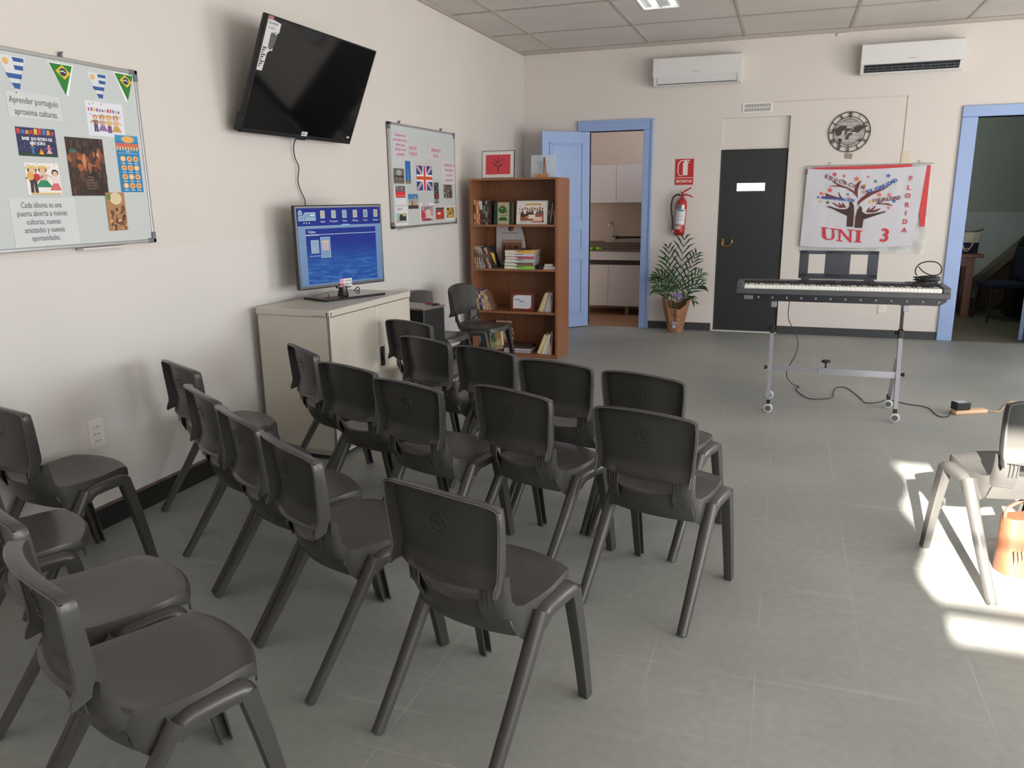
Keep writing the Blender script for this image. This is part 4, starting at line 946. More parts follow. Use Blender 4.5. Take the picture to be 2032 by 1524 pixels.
t = thing('leaflet_pile', 'low pile of white leaflets at the right end of the second shelf', 'leaflets', (-2.058, SY0 + .03, SHZ[2])); 
for j in range(3): box('leaflet', (-.06 + .003 * j, 0, .0085 * j), (.058, .14, .0085 * j + .0078), flat([(214, 206, 204), (196, 186, 186), (222, 216, 212)][j]), t)
t = thing('white_remote', 'white rounded gadget lying on the leaflets of the second shelf', 'gadget', (-2.072, SY0 + .05, SHZ[2] + .0258)); k = MB(); k.rbox((-.045, 0, 0), (.04, .04, .022), .009); k.build('case', flat((226, 222, 220)), t, smooth=True)
# third shelf
rowC = [(.010, .192, (54, 62, 50), 'dark green', 2), (.008, .190, (190, 196, 176), 'pale green thin', 4), (.016, .192, (190, 160, 130), 'sand coloured', 7), (.006, .190, (120, 90, 60), 'brown thin', 7), (.017, .190, (60, 56, 140), 'violet blue', 8), (.007, .184, (150, 150, 140), 'grey thin', 10), (.018, .186, (206, 184, 150), 'cream', 13), (.012, .186, (190, 150, 120), 'light brown', 15), (.012, .188, (216, 190, 160), 'pale cream', 17), (.012, .186, (150, 120, 96), 'mid brown', 19), (.010, .186, (212, 186, 160), 'beige', 21), (.012, .190, (130, 100, 76), 'dark tan', 23)]
x = -2.800
for i, (th, hh, c, nm, ln) in enumerate(rowC):
    x += (th / 2) / math.cos(math.radians(ln)); book('%s book leaning left in the left row of the third shelf' % nm, x, SHZ[1] + th / 2 * math.sin(math.radians(ln)) + .0005, th - .001, hh, .14, -ln, c, y=SY0 + .03, spine=((240, 226, 206) if sum(c) < 420 else (120, 90, 70), [(.3, .34), (.6, .8)]))
    x += (th / 2 + .0024) / math.cos(math.radians(ln))
cs = [(R_(.06, .62, .40, .70), (120, 130, 150)), (R_(.35, .50, .62, .56), (90, 90, 100)), (R_(.10, .38, .80, .40), (180, 184, 194)), (R_(.10, .30, .70, .32), (180, 184, 194)), (E_(.70, .24, .03, .035), (60, 70, 100)), (R_(.12, .12, .25, .14), (150, 150, 160)), (R_(.38, .2, .58, .22), (150, 150, 160)), ([(0, 1), (.18, 1), (0, .80)], (214, 120, 90)), ([(1, 0), (.82, 0), (1, .20)], (214, 120, 90)), ([(.10, 1), (.18, 1), (.10, .92)], (50, 46, 50))]
t = faced('framed_certificate', 'certificate in a reddish wooden frame standing in the middle of the third shelf', 'framed certificate', -2.336, SY0 + .045, SHZ[1] + .001, .235, .180, 5, cs, (218, 220, 228), thick=.018, frame=wood('mahogany_frame', (96, 44, 26), (118, 56, 34)), framew=.026)
rowD = [(.012, .205, (190, 168, 130), 'dark cream', 24), (.030, .205, (220, 200, 156), 'thick cream', 24), (.011, .196, (196, 172, 130), 'tan edged', 20), (.016, .200, (150, 160, 186), 'pale blue', 19), (.018, .188, (196, 200, 214), 'blue white', 16), (.014, .186, (170, 160, 176), 'lilac grey', 13), (.012, .200, (214, 180, 160), 'peach', 7)]
x = -2.176
for i, (th, hh, c, nm, ln) in enumerate(rowD):
    x += (th / 2) / math.cos(math.radians(ln)); book('%s book leaning right at the right end of the third shelf' % nm, x, SHZ[1] + th / 2 * math.sin(math.radians(ln)) + .0005, th - .001, hh * .93, .14, ln * .9, c, y=SY0 + .03, spine=None)
    x += (th / 2 + .001) / math.cos(math.radians(ln))
# bottom shelf
cv = [(R_(0, .78, 1, 1), (40, 70, 110)), (E_(.35, .55, .28, .22), (90, 130, 100)), (R_(.5, .45, .95, .7), (196, 150, 90)), (E_(.7, .28, .2, .1), (226, 206, 170)), (R_(.05, .05, .5, .14), (150, 170, 140)), (E_(.2, .6, .06, .08), (40, 60, 50))]
t = faced('book', 'thick illustrated green and sand book leaning on the bottom shelf under the chair seat', 'book', -2.608, SY0 + .07, SHZ[0] + .016, .15, .225, 8, cv, (196, 178, 140), thick=.03); t.rotation_euler = (math.radians(-8), math.radians(-13), math.radians(-18))
for i, (x, c, th, hh, ln, nm) in enumerate(((-2.795, (150, 190, 200), .010, .20, 1, 'pale cyan'), (-2.780, (40, 70, 90), .010, .20, 2, 'teal'), (-2.763, (50, 40, 44), .014, .20, 4, 'black'), (-2.742, (150, 40, 44), .012, .18, 6, 'red'), (-2.722, (40, 46, 80), .014, .19, 8, 'navy'))):
    book('%s book at the left end of the bottom shelf' % nm, x, SHZ[0] + .0015, th, hh, .15, -ln, c, y=SY0 + .10)
t = faced('book', 'orange and cream picture book standing behind the green one on the bottom shelf', 'book', -2.600, SY0 + .24, SHZ[0] + .004, .16, .27, 6, [(R_(0, 0, 1, .4), (206, 120, 80)), (E_(.6, .5, .3, .2), (226, 200, 170)), (R_(.1, .8, .9, .95), (170, 60, 60)), (E_(.4, .75, .2, .1), (236, 226, 206))], (214, 196, 170), thick=.012)
for j, (dx, c) in enumerate(((0, (190, 176, 190)), (.004, (206, 196, 206)), (-.004, (60, 46, 50)))):
    t = thing('magazine', ['pale magazine at the bottom of the pile on the bottom shelf', 'pale magazine in the middle of the pile on the bottom shelf', 'dark topped magazine on top of the pile on the bottom shelf'][j], 'magazine', (-2.395 + dx, SY0 + .05, SHZ[0] + .022 * j), rz=.0)
    k = MB(); k.box((-.135, 0, 0), (.135, .20, .0016)); k.box((-.135, 0, .0195), (.135, .20, .0212)); k.box((-.135, .198, 0), (.135, .20, .0212)); k.build('cover', flat((70, 54, 60) if j < 2 else (84, 60, 60)), t)
    box('pages', (-.133, .001, .0018), (.134, .198, .0193), flat(c), t)
fg = thing('pierced_figurine', 'small dark metal figurine with open loops standing on the magazines', 'figurine', (-2.470, SY0 + .10, SHZ[0] + .066))
k = MB(); k.lathe([(.022, 0), (.022, .006), (.010, .010), (.006, .03)], 12); k.build('base', mat('pewter', (140, 136, 130), .35, metal=.8), fg, smooth=True)
for (cx_, cz_, r, nm) in ((0, .058, .024, 'lower_ring'), (0, .108, .026, 'middle_ring'), (0, .152, .018, 'upper_ring')):
    k = MB(); k.tube([(cx_ + r * math.cos(a), 0, cz_ + r * 1.15 * math.sin(a)) for a in [2 * PI * i / 20 for i in range(21)]], .0045, 6, caps=False); k.tube([(cx_ - r * .5, 0, cz_), (cx_, .004, cz_ + r * .5), (cx_ + r * .5, 0, cz_ - r * .1)], .004, 6); k.build(nm, mat('pewter', (140, 136, 130), .35, metal=.8), fg, smooth=True)
k = MB(); k.lathe([(.004, .170), (.012, .180), (.013, .195), (.006, .210), (.001, .214)], 10); k.build('finial', mat('finial_dark_green', (40, 52, 40), .4), fg, smooth=True)
box('small_plate', (-.010, -.010, .045), (.012, -.006, .072), flat((190, 206, 226)), fg)
rowE = [(.034, .205, (226, 210, 160), 'thick cream', 22, 1), (.012, .200, (210, 190, 150), 'sand', 20, 0), (.024, .212, (228, 222, 206), 'ivory', 18, 1), (.014, .195, (200, 200, 204), 'light grey', 16, 0), (.012, .19, (190, 196, 206), 'blue grey', 14, 0), (.014, .200, (196, 170, 180), 'rose grey', 10, 0), (.010, .21, (216, 176, 150), 'peach', 6, 0), (.008, .235, (206, 150, 110), 'orange tan', 3, 0)]
x = -2.185
for i, (th, hh, c, nm, ln, pg) in enumerate(rowE):
    x += (th / 2) / math.cos(math.radians(ln)); book('%s book leaning right at the right end of the bottom shelf' % nm, x, SHZ[0] + th / 2 * math.sin(math.radians(ln)) + .0005, th - .001, hh * .95, .14, ln, c, y=SY0 + .03)
    x += (th / 2 + .001) / math.cos(math.radians(ln))
# on top of the bookshelf
def tree_logo(c):
    return [([(.47, .18), (.495, .18), (.49, .42), (.40, .52), (.28, .56), (.36, .46), (.46, .40)], c), ([(.505, .18), (.54, .18), (.55, .38), (.66, .46), (.76, .52), (.62, .52), (.51, .42)], c), ([(.48, .50), (.50, .50), (.46, .66), (.34, .76), (.24, .80), (.38, .68)], c), ([(.50, .50), (.52, .50), (.62, .66), (.76, .78), (.60, .70)], c), ([(.48, .6), (.52, .6), (.53, .82), (.49, .84)], c), ([(.14, .58), (.34, .60), (.44, .50), (.32, .64)], c), ([(.86, .60), (.66, .60), (.56, .50), (.70, .64)], c)]
t = faced('framed_print', 'black framed print of a dark tree of hands on red, on top of the bookshelf', 'framed picture', -2.568, SY0 + .06, SHH + .001, .322, .250, 5, [(R_(.11, .13, .89, .87), (206, 66, 78))] + [([(.11 + .78 * x, .10 + .80 * z) for x, z in pl], c) for pl, c in tree_logo((110, 42, 48))], (224, 220, 214), thick=.015, frame=mat('frame_black_thin', (40, 38, 38), .4), framew=.005)
t = thing('glass_plaque', 'clear engraved glass plaque with a wooden harp, on the bookshelf top', 'plaque', (-2.135, SY0 + .09, SHH + .001), rot=(-.12, 0, .05))
box('glass_sheet', (-.118, 0, 0), (.118, .005, .200), mat('plaque_glass', (214, 226, 232), .12, alpha=.45), t)
for j, (z_, w_) in enumerate(((.142, .12), (.125, .09), (.112, .10), (.098, .09), (.086, .07))): scrawl(w_, .007 if j == 0 else .005, flat((70, 76, 84)), t, (-.005, -.0008, z_), 20 + j, 'engraving')
k = MB(); k.tube([(-.11 + .022 * i, -.0006, .172 + .012 * math.sin(PI * i / 10)) for i in range(11)], .0009, 4); k.build('engraved_line', flat((90, 96, 104)), t)
t = thing('wooden_harp', 'small wooden harp ornament standing before the glass plaque', 'ornament', (-2.130, SY0 + .05, SHH))
k = MB(); k.prism([(-.055, .012), (-.045, 0), (.05, 0), (.056, .02), (.045, .04), (.02, .03), (-.03, .028), (-.058, .034)], -.012, .012); k.build('base', wood('harp_wood', (170, 120, 70), (190, 140, 90)), t)
k = MB(); k.prism([(.006, .03), (.014, .03), (.026, .17), (.016, .178), (.010, .17)], -.006, .006); k.prism([(.030, .03), (.038, .03), (.026, .17), (.018, .17)], -.006, .006); k.build('neck', MATS.get('x') or wood('harp_wood_dark', (140, 96, 60), (160, 112, 70)), t)
k = MB()
for j in range(5): k.tube([(.014 + .004 * j, 0, .03), (.020 + .001 * j, 0, .165)], .0008, 4)
k.build('strings', flat((200, 190, 160)), t)

# ---------------------------------------------------------------- black box between cabinet and bookshelf
bx = thing('black_crate', 'black box with a grey top and wire lower part between cabinet and chairs', 'box', (-2.505, 5.045, 0.0), math.radians(-11))
k = MB(); k.rbox((-.18, -.13, .44), (.18, .13, .735), .012); k.build('body', mat('box_black', (14, 14, 17), .45), bx)
k = MB(); k.rbox((-.185, -.135, .735), (.185, .135, .75), .004); k.build('lid', mat('box_lid_grey', (112, 104, 100), .35), bx)
k = MB(); k.rbox((-.18, -.13, .0), (.18, .13, .08), .01); k.build('base', MATS['box_black'], bx)
k = MB()
for j in range(18):
    z = .09 + .02 * j
    k.tube([(-.175, -.125, z), (.175, -.125, z), (.175, .125, z), (-.175, .125, z), (-.175, -.125, z)], .0028, 5)
for (x_, y_) in ((-.175, -.125), (.175, -.125), (.175, .125), (-.175, .125), (0, -.125), (.175, 0)): k.tube([(x_, y_, .07), (x_, y_, .45)], .004, 6)
k.build('wire_basket', mat('wire_black', (30, 30, 32), .35), bx)
t = thing('coiled_strap', 'small red and black strap lying on the grey lid of the black box', 'strap', (-2.40, 5.10, .75))
k = MB(); k.tube(smoothp([(-.05, .02, .006), (-.02, .03, .007), (.02, .015, .006), (.05, .02, .008)]), .006, 6); k.build('red_end', flat((150, 40, 60)), t, smooth=True)
k = MB(); k.tube(smoothp([(.045, .02, .006), (.07, .0, .008), (.04, -.02, .006), (.02, -.005, .007)]), .005, 6); k.build('black_end', blk_m, t, smooth=True)

# ================================================================ back wall
# ---- kitchen doorway: frame, open leaf
k = MB()
for a, b in ((-2.29, -2.19), (-1.56, -1.46)):
    k.rbox((a, YB - .03, 0), (b, YB + .15, 2.209), .006)
k.rbox((-2.29, YB - .03, 2.21), (-1.46, YB + .15, 2.315), .006)
k.rbox((-2.305, YB - .04, 2.30), (-1.445, YB, 2.325), .004); k.rbox((-1.475, YB - .042, 0), (-1.45, YB - .02, 2.31), .004); k.rbox((-2.30, YB - .042, 0), (-2.275, YB - .02, 2.31), .004)
struct(k.build('trim_6', blue_m))
def door_leaf(name, loc, rz, w, h, th=.038, knob=None):
    # hinge at local x=0, leaf runs along +x, faces +-y
    t = bpy.data.objects.new(name, None); COL.objects.link(t); t.location = loc; t.rotation_euler = (0, 0, rz); t['kind'] = 'structure'
    k = MB(); k.rbox((0, -th / 2, 0.008), (w, th / 2, h), .003); k.build('door_slab', blue_m, t)
    for (z0, z1) in ((.16, .80), (.90, 1.14), (1.24, 2.08)):
        k = MB()
        for s in (-1, 1):
            y = s * th / 2
            for (a, b) in (((.09, z0), (w - .09, z0 + .018)), ((.09, z1 - .018), (w - .09, z1)), ((.09, z0), (.108, z1)), ((w - .108, z0), (w - .09, z1))):
                k.rbox((a[0], min(y, y + s * .010), a[1]), (b[0], max(y, y + s * .010), b[1]), .003)
            k.rbox((.125, min(y, y + s * .005), z0 + .035), (w - .125, max(y, y + s * .005), z1 - .035), .002)
        k.build('door_panel', blue_m, t)
    return t
door_leaf('door_1', (-2.165, 8.945, 0), math.radians(225), .61, 2.20)
# ---- kitchen beyond
kit = mat('kitchen_wall', (198, 186, 176), .7, var=.03, scale=2)
struct(box('wall_kitchen_back', (-3.4, 10.50, 0), (-1.2, 10.6, 2.95), kit)); struct(box('wall_kitchen_left', (-3.4, 9.15, 0), (-3.3, 10.5, 2.95), kit)); struct(box('wall_kitchen_right', (-1.3, 9.15, 0), (-1.2, 10.5, 2.95), kit))
struct(box('ceiling_kitchen', (-3.4, 9.15, 2.95), (-1.2, 10.6, 3.05), kit))
struct(box('floor_kitchen', (-3.4, 9.0, -.1), (-1.2, 10.6, 0.001), mat('kitchen_floor_brown', (150, 112, 84), .45, var=.08, scale=5)))
lam = mat('kitchen_white_laminate', (206, 204, 208), .35)
def cab_pair(name, lab, x0, xs, x1, y0, y1, z0, z1, legs=False):
    t = thing(name, lab, 'cabinet', ((x0 + x1) / 2, y0, z0)); cx = (x0 + x1) / 2
    box('body', (x0 - cx, .02, 0), (x1 - cx, y1 - y0, z1 - z0), lam, t)
    for a, b in ((x0, xs), (xs, x1)):
        k = MB(); k.rbox((a - cx + .002, 0, .003), (b - cx - .002, .018, z1 - z0 - .003), .002); k.build('door', lam, t)
    return t
cab_pair('kitchen_wall_cabinet', 'white two-door kitchen wall cabinet above the sink', -2.75, -2.105, -1.42, 10.2, 10.5, 1.415, 1.89)
t = cab_pair('kitchen_base_cabinet', 'white two-door kitchen sink cabinet on metal legs', -2.75, -2.125, -1.42, 9.90, 10.48, 0.115, 0.642)
box('painted_gap_shade', (-.665, .03, .527), (.665, .58, .590), flat((60, 50, 48)), t)  # shade under the fascia put in as a dark strip
box('fascia', (-.665, 0, .590), (.665, .58, .697), lam, t)
for x in (-.55, .20, .6):
    box('leg', (x - .02, .05, -.115), (x + .02, .09, 0), mat('leg_steel', (150, 146, 142), .35, metal=.7), t)
steel = mat('stainless_counter', (128, 118, 114), .28, metal=.85)
t = thing('sink_counter', 'stainless steel sink counter top on the kitchen base cabinet', 'counter', (-2.085, 9.895, .8125))
k = MB(); k.rbox((-.668, 0, 0), (.668, .19, .016), .004); k.rbox((-.668, .48, 0), (.668, .59, .016), .004); k.rbox((-.668, .19, 0), (-.35, .48, .016), .004); k.rbox((.45, .19, 0), (.668, .48, .016), .004); k.rbox((-.668, .57, 0), (.668, .59, .085), .004); k.build('top', steel, t)
k = MB(); k.box((-.35, .19, .001), (.45, .48, .004)); k.build('basin', mat('basin_steel', (100, 90, 86), .25, metal=.85), t)
t = thing('kitchen_tap', 'curved chrome tap on the kitchen wall', 'tap', (-2.19, 10.49, .955))
k = MB(); k.lathe([(.030, 0), (.030, .014), (.022, .03)], 14)
k.v = [(x, -z, y) for x, y, z in k.v]; k.build('wall_rose', mat('chrome', (200, 200, 205), .12, metal=1), t, smooth=True)
k = MB(); k.tube(smoothp([(0, -.02, 0), (.005, -.05, .02), (.012, -.055, .08), (.010, -.06, .16), (-.004, -.075, .20), (-.022, -.10, .205), (-.034, -.12, .185), (-.036, -.125, .16)]), .010, 10); k.build('spout', MATS['chrome'], t, smooth=True)
t = thing('black_wall_pipe', 'black pipe running right from the kitchen tap', 'pipe', (-2.15, 10.45, .962)); k = MB(); k.tube([(0, 0, 0), (.7, 0, .006)], .013, 8); k.build('pipe', blk_m, t, smooth=True); k = MB(); k.tube([(0, 0, 0), (.05, 0, 0)], .020, 8); k.tube([(.35, 0, 0), (.35, .05, 0)], .01, 6); k.build('collar', blk_m, t)
gc = MB(); rn = random.Random(4)
n = 12
pts = [[Vector((-.10 + .20 * i / n, -.05 + .10 * j / n, .018 + .018 * math.sin(i * 1.1 + j * .7) * math.cos(j * .9) + .004 * rn.random())) for i in range(n + 1)] for j in range(n + 1)]
vs, fs = grid_solid(pts, th=-.003); gc.add(vs, fs); o = gc.build('green_cloth', mat('cloth_green', (136, 190, 60), .9), smooth=True); o.location = (-2.34, 9.98, .826); tag(o, 'crumpled bright green cloth lying on the sink counter', 'cloth')
t = thing('soap_shelf', 'thin pale shelf on the kitchen wall left of the tap', 'shelf', (-2.42, 10.46, .908)); box('board', (-.10, -.04, 0), (.10, .04, .012), flat((170, 160, 150)), t)

# ---- black door in its niche
k = MB(); k.box((-.72, YB + .045, 1.972), (-.03, YB + .12, 2.295)); struct(k.build('wall_niche', wall_m))
bd_m = mat('door_black_paint', (38, 42, 44), .42, var=.06, scale=4, bump=.02)
t = bpy.data.objects.new('door_2', None); COL.objects.link(t); t.location = (-.375, YB + .03, 0); t['kind'] = 'structure'
k = MB()
for a, b in (((-.343, .012), (.343, 1.537)), ((-.343, 1.62), (.343, 1.97)), ((-.343, 1.537), (-.163, 1.62)), ((.128, 1.537), (.343, 1.62))): k.box((a[0], 0, a[1]), (b[0], .045, b[1]))
k.build('door_slab', bd_m, t)
k = MB(); k.rbox((-.345, -.012, .008), (-.333, 0, 1.97), .003); k.rbox((.333, -.012, .008), (.345, 0, 1.97), .003); k.rbox((-.345, -.012, 1.958), (.345, 0, 1.97), .003); k.build('door_edge', bd_m, t)
k = MB(); k.box((-.163, .02, 1.537), (.128, .024, 1.62)); k.build('door_window', mat('glowing_pane', (255, 255, 255), .3, emit=1.6), t, label='narrow window slot with daylight painted in as a glow')  # pane emits on its own in place of daylight behind it
k = MB(); k.tube(smoothp([(-.285, -.008, 1.005), (-.290, -.03, .985), (-.280, -.035, .955), (-.235, -.035, .945), (-.195, -.035, .965), (-.180, -.03, 1.01), (-.185, -.012, 1.04)]), .0065, 8); k.lathe([(.017, 0), (.017, .004), (.008, .008)], 12, c=(-.285, 0, 1.0)) 
k.build('door_handle', mat('brass', (176, 140, 84), .25, metal=1), t, smooth=True, label='curved brass handle')
k = MB(); k.rbox((-.296, -.006, .945), (-.274, .0, 1.03), .002); k.build('lock_plate', MATS['brass'], t)
struct(box('trim_7', (-.72, YB - .012, 0), (-.03, YB + .05, .008), flat((225, 222, 214))))
struct(box('wall_behind_door', (-.8, YB + .12, 0), (.05, YB + .145, 2.3), bd_m))

# ---- right doorway
k = MB()
k.rbox((1.55, YB - .03, 0), (1.69, YB + .15, 2.209), .006); k.rbox((2.40, YB - .03, 0), (2.52, YB + .15, 2.209), .006); k.rbox((1.55, YB - .03, 2.21), (2.52, YB + .15, 2.315), .006)
struct(k.build('trim_8', blue_m))
door_leaf('door_3', (2.352, 9.17, 0), math.radians(62), .72, 2.19)
rm = mat('hall_wall_green_grey', (164, 174, 164), .75, var=.04, scale=1.5); rl = mat('hall_wall_pale', (196, 204, 202), .7, var=.03)
struct(box('wall_hall_back', (.9, 11.85, 0), (4.4, 11.95, 2.95), rm)); struct(box('trim_9', (.9, 11.845, .12), (4.3, 11.85, 1.225), rl)); struct(box('trim_10', (.9, 11.835, 1.225), (4.3, 11.85, 1.24), rl))
struct(box('wall_hall_left', (.9, 9.15, 0), (1.0, 11.85, 2.95), rm)); struct(box('wall_hall_right', (4.3, 9.15, 0), (4.4, 11.85, 2.95), rm)); struct(box('ceiling_hall', (.9, 9.15, 2.95), (4.4, 11.95, 3.05), rm))
struct(box('baseboard_hall', (1.0, 11.83, 0), (4.3, 11.845, .12), flat((140, 108, 84))))
def checker():
    m = bpy.data.materials.new('hall_floor_tiles'); m.use_nodes = True; nt = m.node_tree; N = nt.nodes.new; L = nt.links.new
    tc = N('ShaderNodeTexCoord'); mp = N('ShaderNodeMapping'); mp.inputs['Scale'].default_value = (5, 5, 5); L(tc.outputs['Object'], mp.inputs[0]); v = N('ShaderNodeTexVoronoi'); v.distance = 'CHEBYCHEV'; v.inputs['Randomness'].default_value = 0; L(mp.outputs[0], v.inputs['Vector'])
    r = N('ShaderNodeValToRGB'); r.color_ramp.interpolation = 'CONSTANT'; r.color_ramp.elements[0].color = (*srgb((112, 118, 104)), 1); r.color_ramp.elements[1].position = .5; r.color_ramp.elements[1].color = (*srgb((128, 110, 88)), 1); e = r.color_ramp.elements.new(.75); e.color = (*srgb((96, 104, 96)), 1)
    L(v.outputs['Color'], r.inputs[0]); L(r.outputs[0], nt.nodes['Principled BSDF'].inputs['Base Color']); nt.nodes['Principled BSDF'].inputs['Roughness'].default_value = .35
    return m
struct(box('floor_hall', (.9, YB + .001, -.1), (4.4, 11.95, 0.0), checker()))
tw_ = wood('table_wood_red', (96, 52, 36), (128, 74, 50))
t = thing('wooden_side_table', 'dark wooden table in the hall beyond the right doorway', 'table', (1.80, 11.15, 0))
k = MB(); k.rbox((-.42, -.38, .725), (.47, .42, .765), .006); k.build('tabletop', tw_, t)
k = MB(); k.box((-.38, -.34, .62), (.38, -.31, .725)); k.box((-.38, .33, .62), (.38, .36, .725)); k.box((.35, -.34, .62), (.38, .36, .725)); k.box((-.38, -.34, .62), (-.35, .36, .725)); k.build('apron', tw_, t)
for x in (-.34, .34):
    for y in (-.30, .33): k = MB(); k.rbox((x - .045, y - .045, 0), (x + .045, y + .045, .725), .004); k.build('leg', tw_, t)
# tote bag on the table
t = thing('tote_bag', 'cream and navy tote bag standing on the wooden hall table', 'bag', (2.13, 11.12, .765), math.radians(-6))
def bag(k, w, d, h, z0, z1, fl=0.0):
    n = 20; vs = []
    def ring(z): 
        f = z / h
        return [(w / 2 * (1 + fl * f) * (abs(math.cos(a)) ** .45) * (1 if math.cos(a) >= 0 else -1), d / 2 * (1 - .35 * f) * (abs(math.sin(a)) ** .6) * (1 if math.sin(a) >= 0 else -1), z) for a in [2 * PI * i / n for i in range(n)]]
    R = [ring(z) for z in [z0 + (z1 - z0) * j / 4 for j in range(5)]]
    vs = [p for r in R for p in r]; fs = [(i * n + q, i * n + (q + 1) % n, (i + 1) * n + (q + 1) % n, (i + 1) * n + q) for i in range(4) for q in range(n)]
    fs += [tuple(range(n - 1, -1, -1)), tuple(range(4 * n, 5 * n))]
    return k.add(vs, fs)
bag(MB(), .26, .13, .25, 0, .125, .12).build('navy_base', mat('canvas_navy', (30, 34, 62), .85), t, smooth=True)
bag(MB(), .26, .13, .25, .125, .25, .12).build('cream_body', mat('canvas_cream', (206, 200, 178), .85), t, smooth=True)
k = MB(); k.tube(smoothp([(-.15, -.02, .25), (-.08, -.02, .262), (0, 0, .252), (.10, .0, .262), (.17, 0, .29)]), .010, 6); k.build('zip_rim', mat('leather_tan_dark', (90, 76, 60), .7), t, smooth=True)
for y in (-.072, -.080):
    k = MB(); s_ = 0 if y < -.075 else .012
    k.tube(smoothp([(-.07 + s_, y + .02, .24), (-.06, y, .15), (-.03 + s_, y, .05), (.0 + s_, y, .02 + 3 * s_), (.04, y, .06), (.065 + s_, y, .15), (.075, y + .02, .24)]), .008, 6); k.build('handle', MATS['canvas_cream'], t, smooth=True)
t = thing('scarf_bundle', 'brown and white scarf bundle beside the tote bag on the hall table', 'scarf', (1.93, 11.05, .765))
rn = random.Random(3)
for (x, y, z, r, c, nm) in ((0, 0, .08, .08, (92, 62, 48), 'brown_fold'), (.02, -.05, .05, .055, (200, 190, 186), 'white_fold'), (-.03, .02, .17, .055, (110, 80, 62), 'upper_fold')):
    k = MB(); k.lathe([(.01, -r), (r * .8, -r * .6), (r, 0), (r * .7, r * .7), (.01, r)], 12, c=(x, y, z))
    k.v = [(a + .012 * math.sin(b * 90 + c_ * 60), b + .012 * math.cos(a * 80), max(0, c_)) for a, b, c_ in k.v]; k.build(nm, mat('scarf_%s' % nm, c, .9), t, smooth=True)
# stair side beyond and a chair with coats
stw = wood('stair_wood_dark', (70, 56, 44), (88, 70, 54))
t = thing('staircase_side', 'dark underside of a staircase rising to the right in the hall', 'staircase', (2.35, 11.62, 0))
def sl(x0, z0, x1, z1, th, y0, y1, k): k.prism([(x0, z0), (x1, z1), (x1, z1 - th), (x0, z0 - th)], y0, y1)
k = MB(); sl(-.05, .30, 1.6, 2.05, .12, -.05, .20, k); k.build('stringer', mat('stringer_grey', (120, 112, 96), .6), t)
k = MB(); sl(.10, .33, 1.6, 1.92, .50, -.02, .16, k); k.build('soffit', stw, t)
navy = mat('chair_upholstery_navy', (26, 34, 58), .8)
t = thing('upholstered_chair', 'dark chair with a navy seat in the hall beyond the right doorway', 'chair', (2.47, 10.62, 0), math.radians(-80))
k = MB(); k.rbox((-.22, -.22, .40), (.22, .22, .46), .02); k.build('seat', navy, t)
k = MB(); k.rbox((-.20, .18, .50), (.22, .23, .86), .02); k.build('backrest', navy, t)
for x in (-.19, .19):
    for y in (-.19, .19): k = MB(); k.tube([(x, y, .40), (x * 1.12, y * 1.12, 0)], .013, 8); k.build('leg', blk_m, t)
coat = mat('coat_black', (16, 17, 24), .9)
def drape(name, lab, loc, w, d, h, seed):
    rn = random.Random(seed); rows = []; n = 26; m_ = 14
    for j in range(m_ + 1):
        f = j / m_; r = []
        for i in range(n):
            a = 2 * PI * i / n
            rr = (1 - .55 * f ** 2.2) * (1 + .10 * math.sin(5 * a + f * 3 + seed) + .05 * math.sin(11 * a + f * 7))
            r.append((w / 2 * rr * math.cos(a), d / 2 * rr * math.sin(a), h * math.sin(f * PI / 2)))
        rows.append(r)
    vs = [p for r in rows for p in r]; fs = [(j * n + i, j * n + (i + 1) % n, (j + 1) * n + (i + 1) % n, (j + 1) * n + i) for j in range(m_) for i in range(n)] + [tuple(range(m_ * n, (m_ + 1) * n)), tuple(range(n - 1, -1, -1))]
    t = thing(name, lab, 'coat', loc); MB().add(vs, fs).build('cloth', coat, t, smooth=True); return t
drape('black_coat', 'heap of black coats behind the navy hall chair, at the right picture edge', (2.92, 11.08, .01), .62, .42, .98, 1)
drape('black_coat', 'black coat hung over the back of the navy hall chair', (2.735, 10.60, .47), .14, .50, .46, 4)

